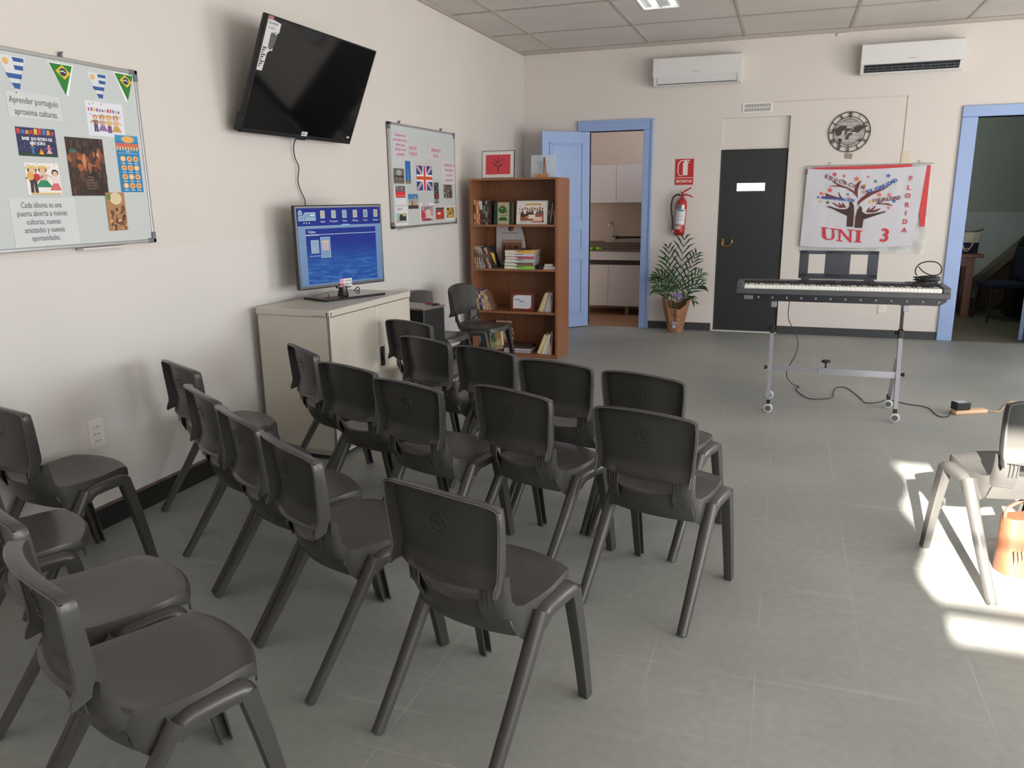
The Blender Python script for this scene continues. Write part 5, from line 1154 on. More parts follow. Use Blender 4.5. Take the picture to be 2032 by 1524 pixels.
# ---- air conditioners
ac_m = mat('ac_white', (224, 224, 224), .25, coat=.3)
def aircon(lab, x0, x1, open_):
    t = thing('air_conditioner', lab, 'air conditioner', ((x0 + x1) / 2, YB, 2.63)); w = (x1 - x0) / 2; h = .29
    prof = [(0, .02), (0, h), (-.14, h), (-.185, h - .025), (-.20, .10), (-.19, .085), (-.15, .01), (-.10, 0)]
    k = MB(); n = len(prof)
    vs = [(-w + .004, y, z) for y, z in prof] + [(w - .004, y, z) for y, z in prof]
    k.add(vs, [tuple(range(n)), tuple(range(2 * n - 1, n - 1, -1))] + [(i, (i + 1) % n, (i + 1) % n + n, i + n) for i in range(n)]); k.build('casing', ac_m, t)
    k = MB(); fp = [(-.187, h - .022), (-.202, .095), (-.208, .092), (-.193, h - .018)]
    vs = [(-w, y, z) for y, z in fp] + [(w, y, z) for y, z in fp]
    k.add(vs, [(0, 1, 2, 3), (7, 6, 5, 4)] + [(i, (i + 1) % 4, (i + 1) % 4 + 4, i + 4) for i in range(4)]); fpn = k.build('front_panel', ac_m, t)
    scrawl(.075, .014, flat((120, 120, 122)), fpn, (.0, -.2065, .128), 30, 'brand_lettering')
    if open_:
        k = MB()
        for (ya, za, yb_, zb_) in ((-.196, .084, -.158, .018),): k.add([(-w + .035, ya - .003, za), (w - .035, ya - .003, za), (w - .035, yb_ - .003, zb_), (-w + .035, yb_ - .003, zb_)], [(0, 1, 2, 3)])
        k.build('air_outlet', flat((28, 32, 36)), t, fixn=False)
        k = MB(); k.add([(-w + .05, -.212, .070), (w - .05, -.212, .070), (w - .05, -.172, .030), (-w + .05, -.172, .030)], [(0, 1, 2, 3)]); 
        k = MB(); k.rbox((-w + .04, -.20, .056), (w - .04, -.17, .060), .001); k.rbox((-w + .04, -.185, .034), (w - .04, -.16, .038), .001)
        for j in range(12): x = -w + .08 + j * (2 * w - .16) / 11; k.box((x - .002, -.19, .03), (x + .002, -.165, .066))
        k.build('louvre', flat((110, 114, 118)), t)
    else:
        k = MB()
        for a, b in (((-w + .04, .085), (-w + .043, .02)),): pass
        for x in (-w + .04, w - .043): k.add([(x, -.1975, .080), (x + .004, -.1975, .080), (x + .004, -.162, .020), (x, -.162, .020)], [(0, 1, 2, 3)])
        k.add([(-w + .04, -.163, .021), (w - .04, -.163, .021), (w - .04, -.159, .014), (-w + .04, -.159, .014)], [(0, 1, 2, 3)])
        k.build('flap_gap', flat((60, 60, 64)), t, fixn=False)
    return t
aircon('white wall air conditioner with closed flap, left of the two', -1.445, -.540, False)
aircon('white wall air conditioner with its dark outlet open, nearer the right doorway', .585, 1.485, True)
# small white ceiling-line fitting
t = thing('ceiling_hook', 'small white fitting on the back wall just under the ceiling', 'fitting', (.42, YB - .004, 3.05)); k = MB(); k.rbox((-.07, -.01, -.012), (.05, .004, .006), .003); k.rbox((-.07, -.02, -.02), (-.05, .004, .0), .003); k.build('body', flat((225, 222, 216)), t)

# ---- vent grille
t = thing('vent_grille', 'white slatted vent grille above the black door', 'vent', (-.370, YB - .001, 2.387))
k = MB(); k.rbox((-.148, -.012, -.048), (.148, .001, -.038), .003); k.rbox((-.148, -.012, .038), (.148, .001, .048), .003); k.rbox((-.148, -.012, -.04), (-.136, .001, .04), .003); k.rbox((.136, -.012, -.04), (.148, .001, .04), .003); k.build('frame', mat('grille_white', (250, 248, 246), .3), t)
k = MB()
for i in range(22): x = -.130 + i * .01238; k.box((x - .0028, -.009, -.04), (x + .0028, -.002, .04))
k.box((-.136, -.010, -.003), (.136, -.006, .003)); k.build('slats', MATS['grille_white'], t)
box('dark_backing', (-.136, -.0015, -.038), (.136, -.0005, .038), flat((84, 78, 76)), t)
# thin cable duct on the wall
k = MB(); k.rbox((-.22, YB - .009, 2.428), (1.065, YB - .001, 2.440), .002); k.rbox((1.055, YB - .009, 1.91), (1.067, YB - .001, 2.440), .002); tag(k.build('cable_duct', mat('duct_paint', (214, 206, 196), .6)), 'thin painted cable duct running from the vent to the switch plate', 'cable duct')
def plate(name, lab, x, z, w, h, rows, m, cat='switch'):
    t = thing(name, lab, cat, (x, YB - .001, z)); k = MB(); k.rbox((-w / 2, -.009, -h / 2), (w / 2, .001, h / 2), .003); k.build('plate', m, t)
    for i in range(rows):
        zz = h * .30 - i * h * .6 / max(1, rows - 1) if rows > 1 else 0
        k = MB(); k.rbox((-w * .3, -.012, zz - h * .09), (w * .3, -.008, zz + h * .09), .002); k.build('rocker', m, t)
    return t
plate('light_switch', 'cream switch plate with three rockers on the back wall', 1.088, 1.838, .078, .128, 3, mat('switch_cream', (214, 204, 182), .4))
plate('wall_socket', 'white socket plate low on the back wall behind the keyboard stand', 1.016, .305, .088, .088, 2, mat('socket_white2', (228, 224, 214), .4), 'socket')

# ---- clock
iron = mat('clock_iron', (56, 48, 44), .5)
cl = thing('wall_clock', 'round black openwork clock with Roman numerals and a world globe', 'clock', (.545, YB - .002, 2.108))
def ring(k, r, w, y0=-.014, y1=-.006, n=56):
    vs = []
    for i in range(n):
        a = 2 * PI * i / n; c, s = math.cos(a), math.sin(a)
        vs += [(c * r, y0, s * r), (c * (r - w), y0, s * (r - w)), (c * (r - w), y1, s * (r - w)), (c * r, y1, s * r)]
    fs = [(i * 4 + q, i * 4 + (q + 1) % 4, ((i + 1) % n) * 4 + (q + 1) % 4, ((i + 1) % n) * 4 + q) for i in range(n) for q in range(4)]
    k.add(vs, fs)
k = MB(); ring(k, .200, .008); ring(k, .152, .006); k.build('rings', iron, cl)
def stroke(k, x0, z0, x1, z1, w, y0=-.013, y1=-.007):
    d = Vector((x1 - x0, z1 - z0)); n = Vector((-d.y, d.x)).normalized() * w / 2
    k.prism([(x0 + n.x, z0 + n.y), (x1 + n.x, z1 + n.y), (x1 - n.x, z1 - n.y), (x0 - n.x, z0 - n.y)], y0, y1)
for h_, s_ in enumerate(('XII', 'I', 'II', 'III', 'IV', 'V', 'VI', 'VII', 'VIII', 'IX', 'X', 'XI')):
    a = PI / 2 - h_ * PI / 6; k = MB(); W_d = {'I': .008, 'V': .018, 'X': .018}; tot = sum(W_d[c] for c in s_); x = -tot / 2
    rad = Vector((math.cos(a), math.sin(a))); tan = Vector((math.sin(a), -math.cos(a)))
    for c in s_:
        w = W_d[c]; xm = x + w / 2
        def P_(u, r): q = rad * r + tan * u; return q.x, q.y
        segs = {'I': [((xm, .150), (xm, .196))], 'V': [((xm - .007, .196), (xm, .150)), ((xm + .007, .196), (xm, .150))], 'X': [((xm - .007, .196), (xm + .007, .150)), ((xm + .007, .196), (xm - .007, .150))]}[c]
        for (p, q) in segs: stroke(k, *P_(*p), *P_(*q), .0042)
        x += w
    k.build('numeral', iron, cl)
k = MB(); G = .130
for lat in (-60, -38, -16, 8, 32, 56):
    z = G * math.sin(math.radians(lat)); r = G * math.cos(math.radians(lat)); pts = [(r * math.sin(t_), z - .012 * math.cos(t_) * (1 if lat > 0 else -1) * abs(lat) / 60) for t_ in [-PI / 2 + PI * i / 12 for i in range(13)]]
    for p, q in zip(pts, pts[1:]): stroke(k, *p, *q, .0015)
for lon in (-75, -55, -35, -15, 15, 35, 55, 75, 0):
    pts = [(G * math.sin(math.radians(lon)) * math.cos(t_), G * math.sin(t_)) for t_ in [-PI / 2 + PI * i / 12 for i in range(13)]]
    for p, q in zip(pts, pts[1:]): stroke(k, *p, *q, .0015)
stroke(k, 0, .13, 0, .15, .007); stroke(k, 0, -.13, 0, -.15, .007); k.build('globe_grid', iron, cl)
k = MB()
for pl in ([(-.165, .030), (-.125, .035), (-.085, .062), (-.030, .064), (-.028, .035), (-.055, .02), (-.070, .01), (-.075, -.02), (-.105, -.036), (-.125, -.02), (-.135, .012), (-.165, .015)],
           [(-.095, -.058), (-.072, -.062), (-.065, -.08), (-.080, -.115), (-.090, -.122), (-.095, -.09)],
           [(-.035, .012), (-.02, .035), (.010, .036), (.02, .01), (.015, -.015), (.005, -.035), (-.012, -.075), (-.025, -.07), (-.020, -.035), (-.04, -.015)],
           [(.015, .020), (.05, .048), (.10, .062), (.165, .062), (.160, .048), (.125, .03), (.10, .01), (.085, -.010), (.05, .0), (.03, .0)],
           [(.085, -.085), (.115, -.072), (.125, -.060), (.118, -.085), (.09, -.098)]): k.prism(pl, -.015, -.009)
k.build('continents', iron, cl)
hd = flat((232, 220, 200)); k = MB(); stroke(k, -.034, -.040, .006, .020, .005, -.019, -.017); stroke(k, -.03, .002, .045, -.014, .005, -.0205, -.0185); stroke(k, -.015, -.01, .042, .028, .003, -.022, -.020); k.build('hands', hd, cl)
box('movement', (-.028, -.008, -.028), (.028, .002, .028), iron, cl)
t = thing('paper_note', 'small grey-brown square note stuck below the clock', 'note', (.555, YB - .002, 1.872), rot=(0, .14, 0)); box('paper', (-.037, -.002, -.026), (.037, .001, .026), flat((150, 138, 120)), t)

# ---- flag in front of a clear plastic sheet
def FP(u, v): return (6.928e-4 * u + 6.309e-5 * v + .04666, -6.18e-6 * u - 7.3455e-4 * v + 1.92765)
t = thing('clear_plastic_cover', 'glossy clear plastic sheet hanging on the wall behind the white flag', 'plastic sheet', (.745, YB - .008, 1.33))
n, m_ = 40, 24; rows = []
for j in range(m_ + 1):
    rows.append([Vector((-.60 + 1.20 * i / n, -.004 + .004 * math.sin(i * .9 + j * .4) * math.sin(j * .8) * (1.2 - j / m_), -.44 + .89 * j / m_)) for i in range(n + 1)])
vs, fs = grid_solid(rows, th=.001); MB().add(vs, fs).build('sheet', mat('clear_plastic', (225, 228, 226), .08, alpha=.35), t, smooth=True)
k = MB(); k.tube([(-.60, -.004, .450), (.61, -.004, .452)], .005, 8); k.build('hanging_rod', mat('rod_grey', (170, 165, 160), .4), t, smooth=True)
for x in (-.36, .475): k = MB(); k.tube([(x, .010, .475), (x, -.012, .475)], .008, 8); k.build('wall_hook', MATS['rod_grey'], t)
t = thing('red_banner', 'red banner showing behind the top and right edges of the white flag', 'banner', (.745, YB - .026, 1.33))
k = MB(); zc_ = 1.33; k.prism([(-.52, .435), (.40, .447), (.50, .30), (-.50, .30)], 0, .003); k.prism([(.535, .435), (.577, .433), (.582, -.165), (.537, -.165), (.50, .1)], 0, .003); k.build('cloth', flat((204, 62, 66)), t)
fl_ = thing('white_flag', 'white flag with a tree of brown hands, coloured stars, red UNI 3 and FLORIDA', 'flag', (0, YB - .036, 0))
n, m_ = 48, 30; rows = []
TL, TR, BL_, BR_ = (.168, 1.752), (1.286, 1.763), (.150, .958), (1.236, .972)
for j in range(m_ + 1):
    f = j / m_; r = []
    for i in range(n + 1):
        u = i / n
        x = lerp(lerp(BL_[0], BR_[0], u), lerp(TL[0], TR[0], u), f); z = lerp(lerp(BL_[1], BR_[1], u), lerp(TL[1], TR[1], u), f)
        sag = 4 * u * (1 - u); z -= .020 * sag * (f ** 3) + .022 * sag * (1 - f)
        y = .0025 * math.sin(u * 26 + f * 5) * (.3 + f) + .0015 * math.sin(u * 55 - f * 9) - .002 * sag
        r.append(Vector((x, y, z)))
    rows.append(r)
vs, fs = grid_solid(rows, th=.0012); MB().add(vs, fs).build('cloth', mat('flag_cloth', (206, 206, 214), .8), fl_, smooth=True)
def fprint(name, polys, c, y=-.0085, lab=None):
    k = MB()
    for i, pl in enumerate(polys): k.poly([FP(*p) for p in pl], y - .00005 * i)
    return k.build(name, flat(c), fl_, fixn=False, label=lab)
BRN, DBR = (108, 40, 38), (62, 34, 28)
fprint('printed_hand', [[(405, 755), (460, 752), (560, 785), (640, 798), (700, 790), (738, 755), (735, 700), (770, 690), (800, 745), (800, 850), (785, 1040), (695, 1035), (705, 890), (600, 840), (500, 790)]], DBR)
fprint('printed_hand', [[(885, 745), (910, 780), (910, 825), (960, 860), (1040, 855), (1230, 820), (1235, 832), (1080, 885), (930, 935), (910, 1055), (805, 1050), (820, 900), (845, 810)]], DBR)
fprint('printed_branch', [[(485, 700), (545, 745), (600, 778), (695, 772), (640, 695), (640, 748), (575, 690), (600, 752), (530, 712)], [(960, 835), (1010, 765), (1020, 772), (1000, 815), (1090, 750), (1100, 760), (1050, 812), (1155, 780), (1160, 790), (1110, 825), (1050, 842)],
    [(460, 370), (500, 400), (590, 450), (700, 490), (780, 530), (805, 560), (820, 480), (850, 430), (905, 395), (890, 430), (865, 480), (850, 560), (852, 650), (830, 610), (780, 560), (700, 512), (600, 487), (520, 430)], [(440, 476), (500, 470), (600, 468), (640, 490), (600, 487), (500, 482)],
    [(850, 750), (855, 690), (900, 640), (950, 600), (1000, 550), (1040, 560), (1200, 510), (1300, 440), (1310, 450), (1200, 530), (1060, 592), (960, 652), (890, 700)],
    [(395, 568), (480, 600), (560, 628), (600, 640), (580, 560), (595, 565), (608, 600), (640, 640), (640, 668), (480, 645), (300, 642), (420, 618)], [(1085, 727), (1130, 698), (1230, 680), (1150, 706), (1260, 713), (1325, 740), (1318, 748), (1200, 726)]], BRN)
SC = {'r': (216, 66, 88), 'p': (226, 110, 122), 'o': (226, 104, 46), 'b': (40, 92, 178), 'g': (86, 116, 90), 'y': (226, 178, 70)}
for (u, v, r, c) in ((535, 318, 42, 'r'), (665, 340, 26, 'r'), (840, 382, 42, 'o'), (998, 355, 26, 'p'), (660, 410, 26, 'g'), (1092, 415, 32, 'g'), (1266, 342, 36, 'b'), (470, 530, 42, 'r'), (350, 577, 34, 'o'), (718, 590, 23, 'b'), (935, 560, 30, 'p'), (1148, 596, 38, 'o'), (1282, 600, 34, 'p'), (1020, 690, 36, 'y'), (1340, 682, 34, 'b'), (437, 702, 34, 'g'), (335, 690, 24, 'y'), (1270, 775, 30, 'p'), (1055, 747, 16, 'p'), (300, 627, 22, 'b'), (945, 468, 24, 'y'), (1358, 460, 20, 'y'), (725, 640, 22, 'p')):
    fprint('printed_star', [[(x, y) for x, y in star(u, v, r, -1.0, rot=.15)]], SC[c], y=-.0095)
def fletters(s_, pts, size, c, rot):
    for ch, (u, v) in zip(s_, pts):
        if ch == ' ': continue
        x, z = FP(u, v); text(ch, size, flat(c), fl_, (x, -.0130, z), rot=rot, name='lettering', bold=.0015)
def along(u0, v0, u1, v1, n, sag=0): return [(lerp(u0, u1, i / (n - 1)), lerp(v0, v1, i / (n - 1)) + sag * math.sin(PI * i / (n - 1))) for i in range(n)]
fletters('EDUCACIÓN', [(418, 345), (480, 372), (548, 395), (612, 415), (680, 438), (748, 462), (795, 478), (842, 485), (922, 498)], .050, (120, 40, 46), math.radians(-14))
fletters('SOLIDARIDAD', along(975, 560, 1358, 408, 11, 14), .050, (36, 88, 176), math.radians(18))
fletters('SOCIALIZACIÓN', along(372, 634, 785, 676, 13), .040, (36, 88, 176), math.radians(-4))
fletters('IGUALDAD', along(1066, 678, 1405, 640, 8), .050, (116, 40, 48), math.radians(4))
fletters('FLORIDA', [(1560, 385), (1538, 505), (1525, 615), (1515, 737), (1500, 850), (1490, 965), (1482, 1080)], .066, (196, 50, 66), math.radians(-3))
RD = (204, 46, 60)
fprint('lettering_UNI', [[(335, 1045), (435, 1052), (435, 1066), (400, 1066), (405, 1180), (430, 1212), (480, 1210), (498, 1180), (495, 1075), (460, 1072), (460, 1058), (550, 1066), (550, 1080), (522, 1080), (528, 1185), (500, 1222), (430, 1226), (378, 1212), (352, 1180), (360, 1062), (335, 1060)]], RD, y=-.0100)
fprint('lettering_UNI', [[(555, 1068), (620, 1074), (735, 1205), (738, 1090), (705, 1086), (705, 1072), (800, 1080), (800, 1094), (768, 1092), (762, 1258), (740, 1258), (615, 1115), (608, 1228), (640, 1232), (640, 1246), (550, 1240), (550, 1226), (582, 1228), (590, 1090), (555, 1082)]], RD, y=-.0100)
fprint('lettering_UNI', [[(815, 1082), (915, 1090), (912, 1106), (888, 1106), (880, 1242), (902, 1244), (902, 1258), (790, 1252), (792, 1240), (830, 1242), (842, 1102), (815, 1098)]], RD, y=-.0100)
for o in [c for c in fl_.children if c.name.startswith('lettering_UNI')]: o.name = 'lettering'
x, z = FP(1222, 1160); text('3', .19, flat(RD), fl_, (x, -.0125, z), rot=-.05, bold=.003)
k = MB(); k.tube([(.165, -.006, 1.755), (.166, -.010, 1.70)], .006, 6); k.build('fastening_clip', flat((110, 50, 50)), fl_)

# ---- fire extinguisher and its sign
t = thing('extinguisher_sign', 'red square sign reading EXTINTOR with a white extinguisher symbol', 'sign', (-1.102, YB - .004, 1.750))
W0 = (236, 222, 214); RS = (190, 44, 42)
o = art('sign_board', .200, .276, [(R_(.03, .265, .97, .285), W0), (R_(.42, .37, .68, .84), W0), ([(.42, .84), (.68, .84), (.62, .89), (.48, .89)], W0), (R_(.50, .88, .60, .95), W0), ([(.46, .96), (.80, .96), (.80, .92), (.60, .92)], W0), ([(.55, .92), (.76, .86), (.76, .83), (.55, .89)], W0), ([(.48, .93), (.28, .90), (.19, .78), (.17, .5), (.24, .38), (.40, .37), (.40, .345), (.22, .355), (.13, .48), (.15, .80), (.25, .93), (.48, .96)], W0)], t, bg=RS, t=.003)
text('EXTINTOR', .04, flat(W0), t, (0, -.0012, -.102), w=.17, bold=.0012)
exr = mat('extinguisher_red', (176, 28, 32), .22, coat=.5)
ex = thing('fire_extinguisher', 'red fire extinguisher with black hose hanging below the sign', 'fire extinguisher', (-1.126, YB - .075, 1.068), rot=(0, math.radians(3.5), 0))
k = MB(); k.lathe([(.050, 0), (.056, .008), (.058, .02), (.058, .33), (.052, .365), (.036, .392), (.020, .402), (.018, .415)], 28); k.build('cylinder', exr, ex, smooth=True)
k = MB(); k.lathe([(.0, .412), (.020, .412), (.020, .43), (.014, .435), (.014, .462), (.0, .462)], 14, caps=False); k.build('valve', mat('valve_red', (150, 40, 44), .3, metal=.5), ex, smooth=True)
k = MB(); k.tube([(-.02, 0, .455), (.03, 0, .485), (.085, -.002, .52)], [.008, .008, .006], 8); k.build('upper_lever', exr, ex, smooth=True)
k = MB(); k.tube([(.0, 0, .440), (.05, 0, .440), (.09, 0, .428), (.108, 0, .418)], [.008, .008, .007, .006], 8); k.build('lower_lever', exr, ex, smooth=True)
k = MB(); k.lathe([(.011, 0), (.013, .006), (.011, .018)], 12, c=(-.012, -.01, .462)); k.build('gauge', mat('brass2', (190, 150, 100), .3, metal=1), ex, smooth=True)
k = MB(); k.tube(smoothp([(-.02, -.01, .432), (-.06, -.012, .436), (-.10, -.012, .40), (-.112, -.012, .33), (-.105, -.01, .25), (-.085, -.01, .17), (-.078, -.01, .08), (-.074, -.02, .045)]), .0095, 10); k.build('hose', blk_m, ex, smooth=True)
k = MB(); k.tube([(-.072, -.02, .055), (-.068, -.02, .03)], [.008, .010], 8); k.build('nozzle', flat((220, 170, 160)), ex)
def wrap(name, a0, a1, z0, z1, r, m, n=10):
    k = MB(); vs = []
    for i in range(n + 1):
        a = math.radians(lerp(a0, a1, i / n)); vs += [(r * math.cos(a), r * math.sin(a), z0), (r * math.cos(a), r * math.sin(a), z1)]
    return k.add(vs, [(2 * i, 2 * i + 2, 2 * i + 3, 2 * i + 1) for i in range(n)]).build(name, m, ex, smooth=True, fixn=False)
wrap('instruction_label', -150, -32, .115, .285, .0588, flat((226, 226, 230))); wrap('foil_label', -130, -60, .285, .33, .0590, mat('foil', (150, 150, 150), .3, metal=.7)); wrap('lower_label', -145, -75, .065, .105, .0590, flat((206, 190, 180))); wrap('blue_heading', -125, -55, .26, .282, .0594, flat((110, 140, 190)))
for z in (.12, .165, .272): wrap('black_band', -150, -32, z, z + .004, .0595, flat((24, 24, 26)))
for z in (.19, .205, .220, .24): wrap('printed_line', -135, -50, z, z + .003, .0594, flat((130, 134, 140)))
k = MB(); k.box((-.02, .058, .30), (.02, .074, .40)); k.build('wall_bracket', mat('bracket', (120, 120, 120), .4), ex)

# ---- plant in a paper wrap
pl = thing('potted_palm', 'small green palm in a brown paper wrapped pot beside the black door', 'plant', (-1.113, 8.80, 0))
k = MB(); k.lathe([(.058, .004), (.064, .05), (.082, .22), (.080, .225), (.0, .205)], 20, caps=False); k.build('pot', flat((90, 60, 44)), pl, smooth=True)
n = 36; rows = []
for j in range(9):
    f = j / 8; r = []
    for i in range(n + 1):
        a = 2 * PI * i / n; topz = .33 + .075 * math.cos(a * 1 - .25) * math.cos(a) - .06 * max(0, math.sin(-a)) + .012 * math.sin(7 * a)
        R0 = lerp(.072, .135, f ** 1.1) * (1 + (.05 + .04 * f) * math.sin(9 * a + f * 2) + .03 * math.sin(17 * a)) ; r.append(Vector((R0 * 1.12 * math.cos(a), R0 * .85 * math.sin(a), topz * f)))
    rows.append(r)
vs, fs = grid_solid(rows, th=.0015)
wm = mat('kraft_wrap', (156, 112, 82), .55, var=.35, scale=26, bump=.3); MB().add(vs, fs).build('paper_wrap', wm, pl, smooth=True)
t_ = MB(); t_.lathe([(.0, -.001), (.019, -.001), (.019, .0), (.0, .001)], 18, caps=False); t_.v = [(x, z, y) for x, y, z in t_.v]; o = t_.build('round_sticker', flat((206, 216, 232)), pl); o.location = (-.002, -.086, .075)
k = MB(); k.lathe([(.0, -.001), (.008, -.001), (.008, 0)], 12, caps=False); k.v = [(x, z - .001, y) for x, y, z in k.v]; k.build('sticker_logo', flat((70, 110, 170)), o)
k = MB(); k.box((-.026, -.098, .100), (.028, -.094, .128)); k.build('silver_bow', flat((150, 150, 170)), pl)
box('purple_card', (-.005, -.115, .405), (.065, -.113, .452), flat((140, 108, 168)), pl)
leafm = mat('palm_leaf', (44, 84, 40), .45, var=.25, scale=20)
leafm2 = mat('palm_leaf_dark', (30, 58, 32), .45, var=.2, scale=20)
rn = random.Random(11)
def frond(base, tip, lift, nl, ll, m, spread=.9):
    nl = int(nl * .68); ll *= 1.1
    b, t3 = Vector(base), Vector(tip); mid = (b + t3) / 2 + Vector((0, 0, lift))
    cv_ = [b * (1 - f) ** 2 + mid * 2 * f * (1 - f) + t3 * f * f for f in [i / 14 for i in range(15)]]
    k = MB(); k.tube(cv_, [.0032 - .00018 * i for i in range(15)], 5)
    for i in range(nl):
        f = .30 + .70 * i / (nl - 1); q = f * 14; a = int(min(13, q)); p = cv_[a].lerp(cv_[a + 1], q - a); d = (cv_[a + 1] - cv_[a]).normalized()
        side = d.cross(Vector((0, 1, 0.3))).normalized()
        for s in (-1, 1):
            L_ = ll * (.55 + .6 * math.sin(PI * (.15 + .8 * (f - .3) / .7))) * rn.uniform(.85, 1.15)
            dr = (d * (1.0 - .15 * s * 0) + side * s * spread * (1.15 - .5 * f) + Vector((0, rn.uniform(-.35, .35), 0))).normalized()
            up = dr.cross(Vector((0, 1, 0))).normalized(); w = .0095
            e1 = p + dr * L_ * .5 + up * 0; e2 = p + dr * L_ + Vector((0, 0, -.25 * L_ * rn.uniform(.4, 1.3)))
            wv = up * w
            k.add([p - wv * .4, p + wv * .4, e1 + wv, e2, e1 - wv], [(0, 1, 2, 4), (4, 2, 3)])
    k.build('frond', m, pl, fixn=False)
for args in (((0, 0, .24), (.06, .02, 1.02), .02, 13, .20, leafm2), ((.02, .0, .24), (.20, -.02, .86), .12, 12, .16, leafm2), ((-.01, -.02, .24), (-.10, -.02, .93), .06, 12, .17, leafm2), ((-.02, 0, .24), (-.22, .02, .62), .22, 12, .13, leafm2), ((.02, -.03, .24), (.25, -.03, .66), .12, 11, .14, leafm), ((.02, -.03, .24), (.27, -.02, .54), .16, 10, .13, leafm2), ((-.03, -.03, .24), (-.23, -.03, .48), .14, 10, .11, leafm), ((-.01, -.04, .24), (-.05, -.05, .66), .05, 10, .12, leafm), ((.0, -.04, .24), (.07, -.04, .56), .04, 8, .10, leafm), ((-.04, -.02, .24), (-.26, -.02, .60), .10, 9, .10, leafm), ((.03, 0, .26), (.20, -.04, .36), .20, 7, .09, leafm2), ((-.03, .0, .26), (-.14, -.04, .80), .08, 10, .15, leafm)):
    frond(*args)

# ================================================================ digital piano and stand
kb = thing('digital_piano', 'black digital piano with 88 keys and a music rest on a wheeled stand', 'digital piano', (.362, 5.60, .7865), math.radians(-.5))
dk = mat('piano_dark_grey', (74, 76, 80), .38); dk2 = mat('piano_black', (24, 26, 36), .4)
HW = .663
k = MB(); k.rbox((-HW, .005, .045), (HW, .028, .082), .006); k.build('front_rail', dk, kb)
k = MB(); k.prism([(-HW + .02, .046), (HW - .02, .046), (HW - .02, .03), (HW - .06, 0.0), (-HW + .06, 0.0), (-HW + .02, .03)], .012, .30); k.build('body', dk2, kb)
k = MB(); k.rbox((-HW, .02, .046), (-HW + .048, .30, .118), .008); k.rbox((HW - .048, .02, .046), (HW, .30, .118), .008); k.build('end_cheeks', dk, kb)
k = MB(); k.rbox((-HW + .03, .165, .046), (HW - .03, .30, .122), .008); k.build('control_panel', dk2, kb)
k = MB(); k.rbox((-HW, .27, .03), (HW, .30, .118), .006); k.build('rear_rail', dk2, kb)
KW = 1.222; ww = KW / 52
ivory = mat('key_white', (240, 240, 236), .25); ebony = mat('key_black', (18, 18, 20), .3)
k0 = MB(); k0.rbox((-ww / 2 + .0006, .022, .070), (ww / 2 - .0006, .172, .1065), .0012); wkey = k0.build('white_key', ivory, kb)
first = True
for i in range(52):
    o = wkey if first else wkey.copy()
    if not first: COL.objects.link(o)
    first = False; o.location = (-KW / 2 + ww * (i + .5), 0, 0); o.parent = kb
k0 = MB(); k0.rbox((-.0055, .090, .100), (.0055, .172, .114), .002); bkey = k0.build('black_key', ebony, kb); first = True
for i in range(51):
    if (i % 7) in (0, 2, 3, 5, 6):      # A# C# D# F# G# pattern starting on A
        o = bkey if first else bkey.copy()
        if not first: COL.objects.link(o)
        first = False; o.location = (-KW / 2 + ww * (i + 1), 0, 0); o.parent = kb
for i in range(13):
    x = -HW + .150 + i * .0925
    k = MB(); k.rbox((x - .007, .005, .018), (x + .007, .013, .032), .002); k.build('front_screw_pad', flat((128, 126, 128)), kb)
k = MB(); k.rbox((-HW + .055, .004, .008), (-HW + .115, .012, .036), .003); k.build('headphone_panel', flat((112, 112, 124)), kb)
k = MB()
for x0_, x1_ in [(-HW + .07 + .022 * i, -HW + .082 + .022 * i) for i in range(7)] + [(-.02, .02), (.20, .212)]:
    k = MB(); k.rbox((x0_, .20, .121), (x1_, .212, .1245), .001); k.build('button', flat((120, 120, 124)), kb)
k = MB(); z0, z1, y0 = .135, .325, .325
def rest(a, b): k.rbox((a[0], y0 - .003, a[1]), (b[0], y0 + .006, b[1]), .003)
rx0, rx1 = -.262, .250
rest((rx0, z0), (rx1, z0 + .030)); rest((rx0, z1 - .025), (rx1, z1)); rest((rx0, z0), (rx0 + .062, z1)); rest((rx1 - .068, z0), (rx1, z1)); rest((rx0 + .170, z0), (rx1 - .178, z1))
k.rbox((rx0, y0 - .02, z0 - .004), (rx1, y0 + .006, z0 + .008), .003); k.rbox((rx0 + .02, .29, .10), (rx1 - .02, y0 + .006, z0 + .004), .003); k.build('music_rest', mat('rest_grey', (62, 66, 74), .45), kb)
k = MB(); k.box((-.19, .286, .124), (.165, .289, .130)); k.build('rest_slot', flat((190, 190, 186)), kb)
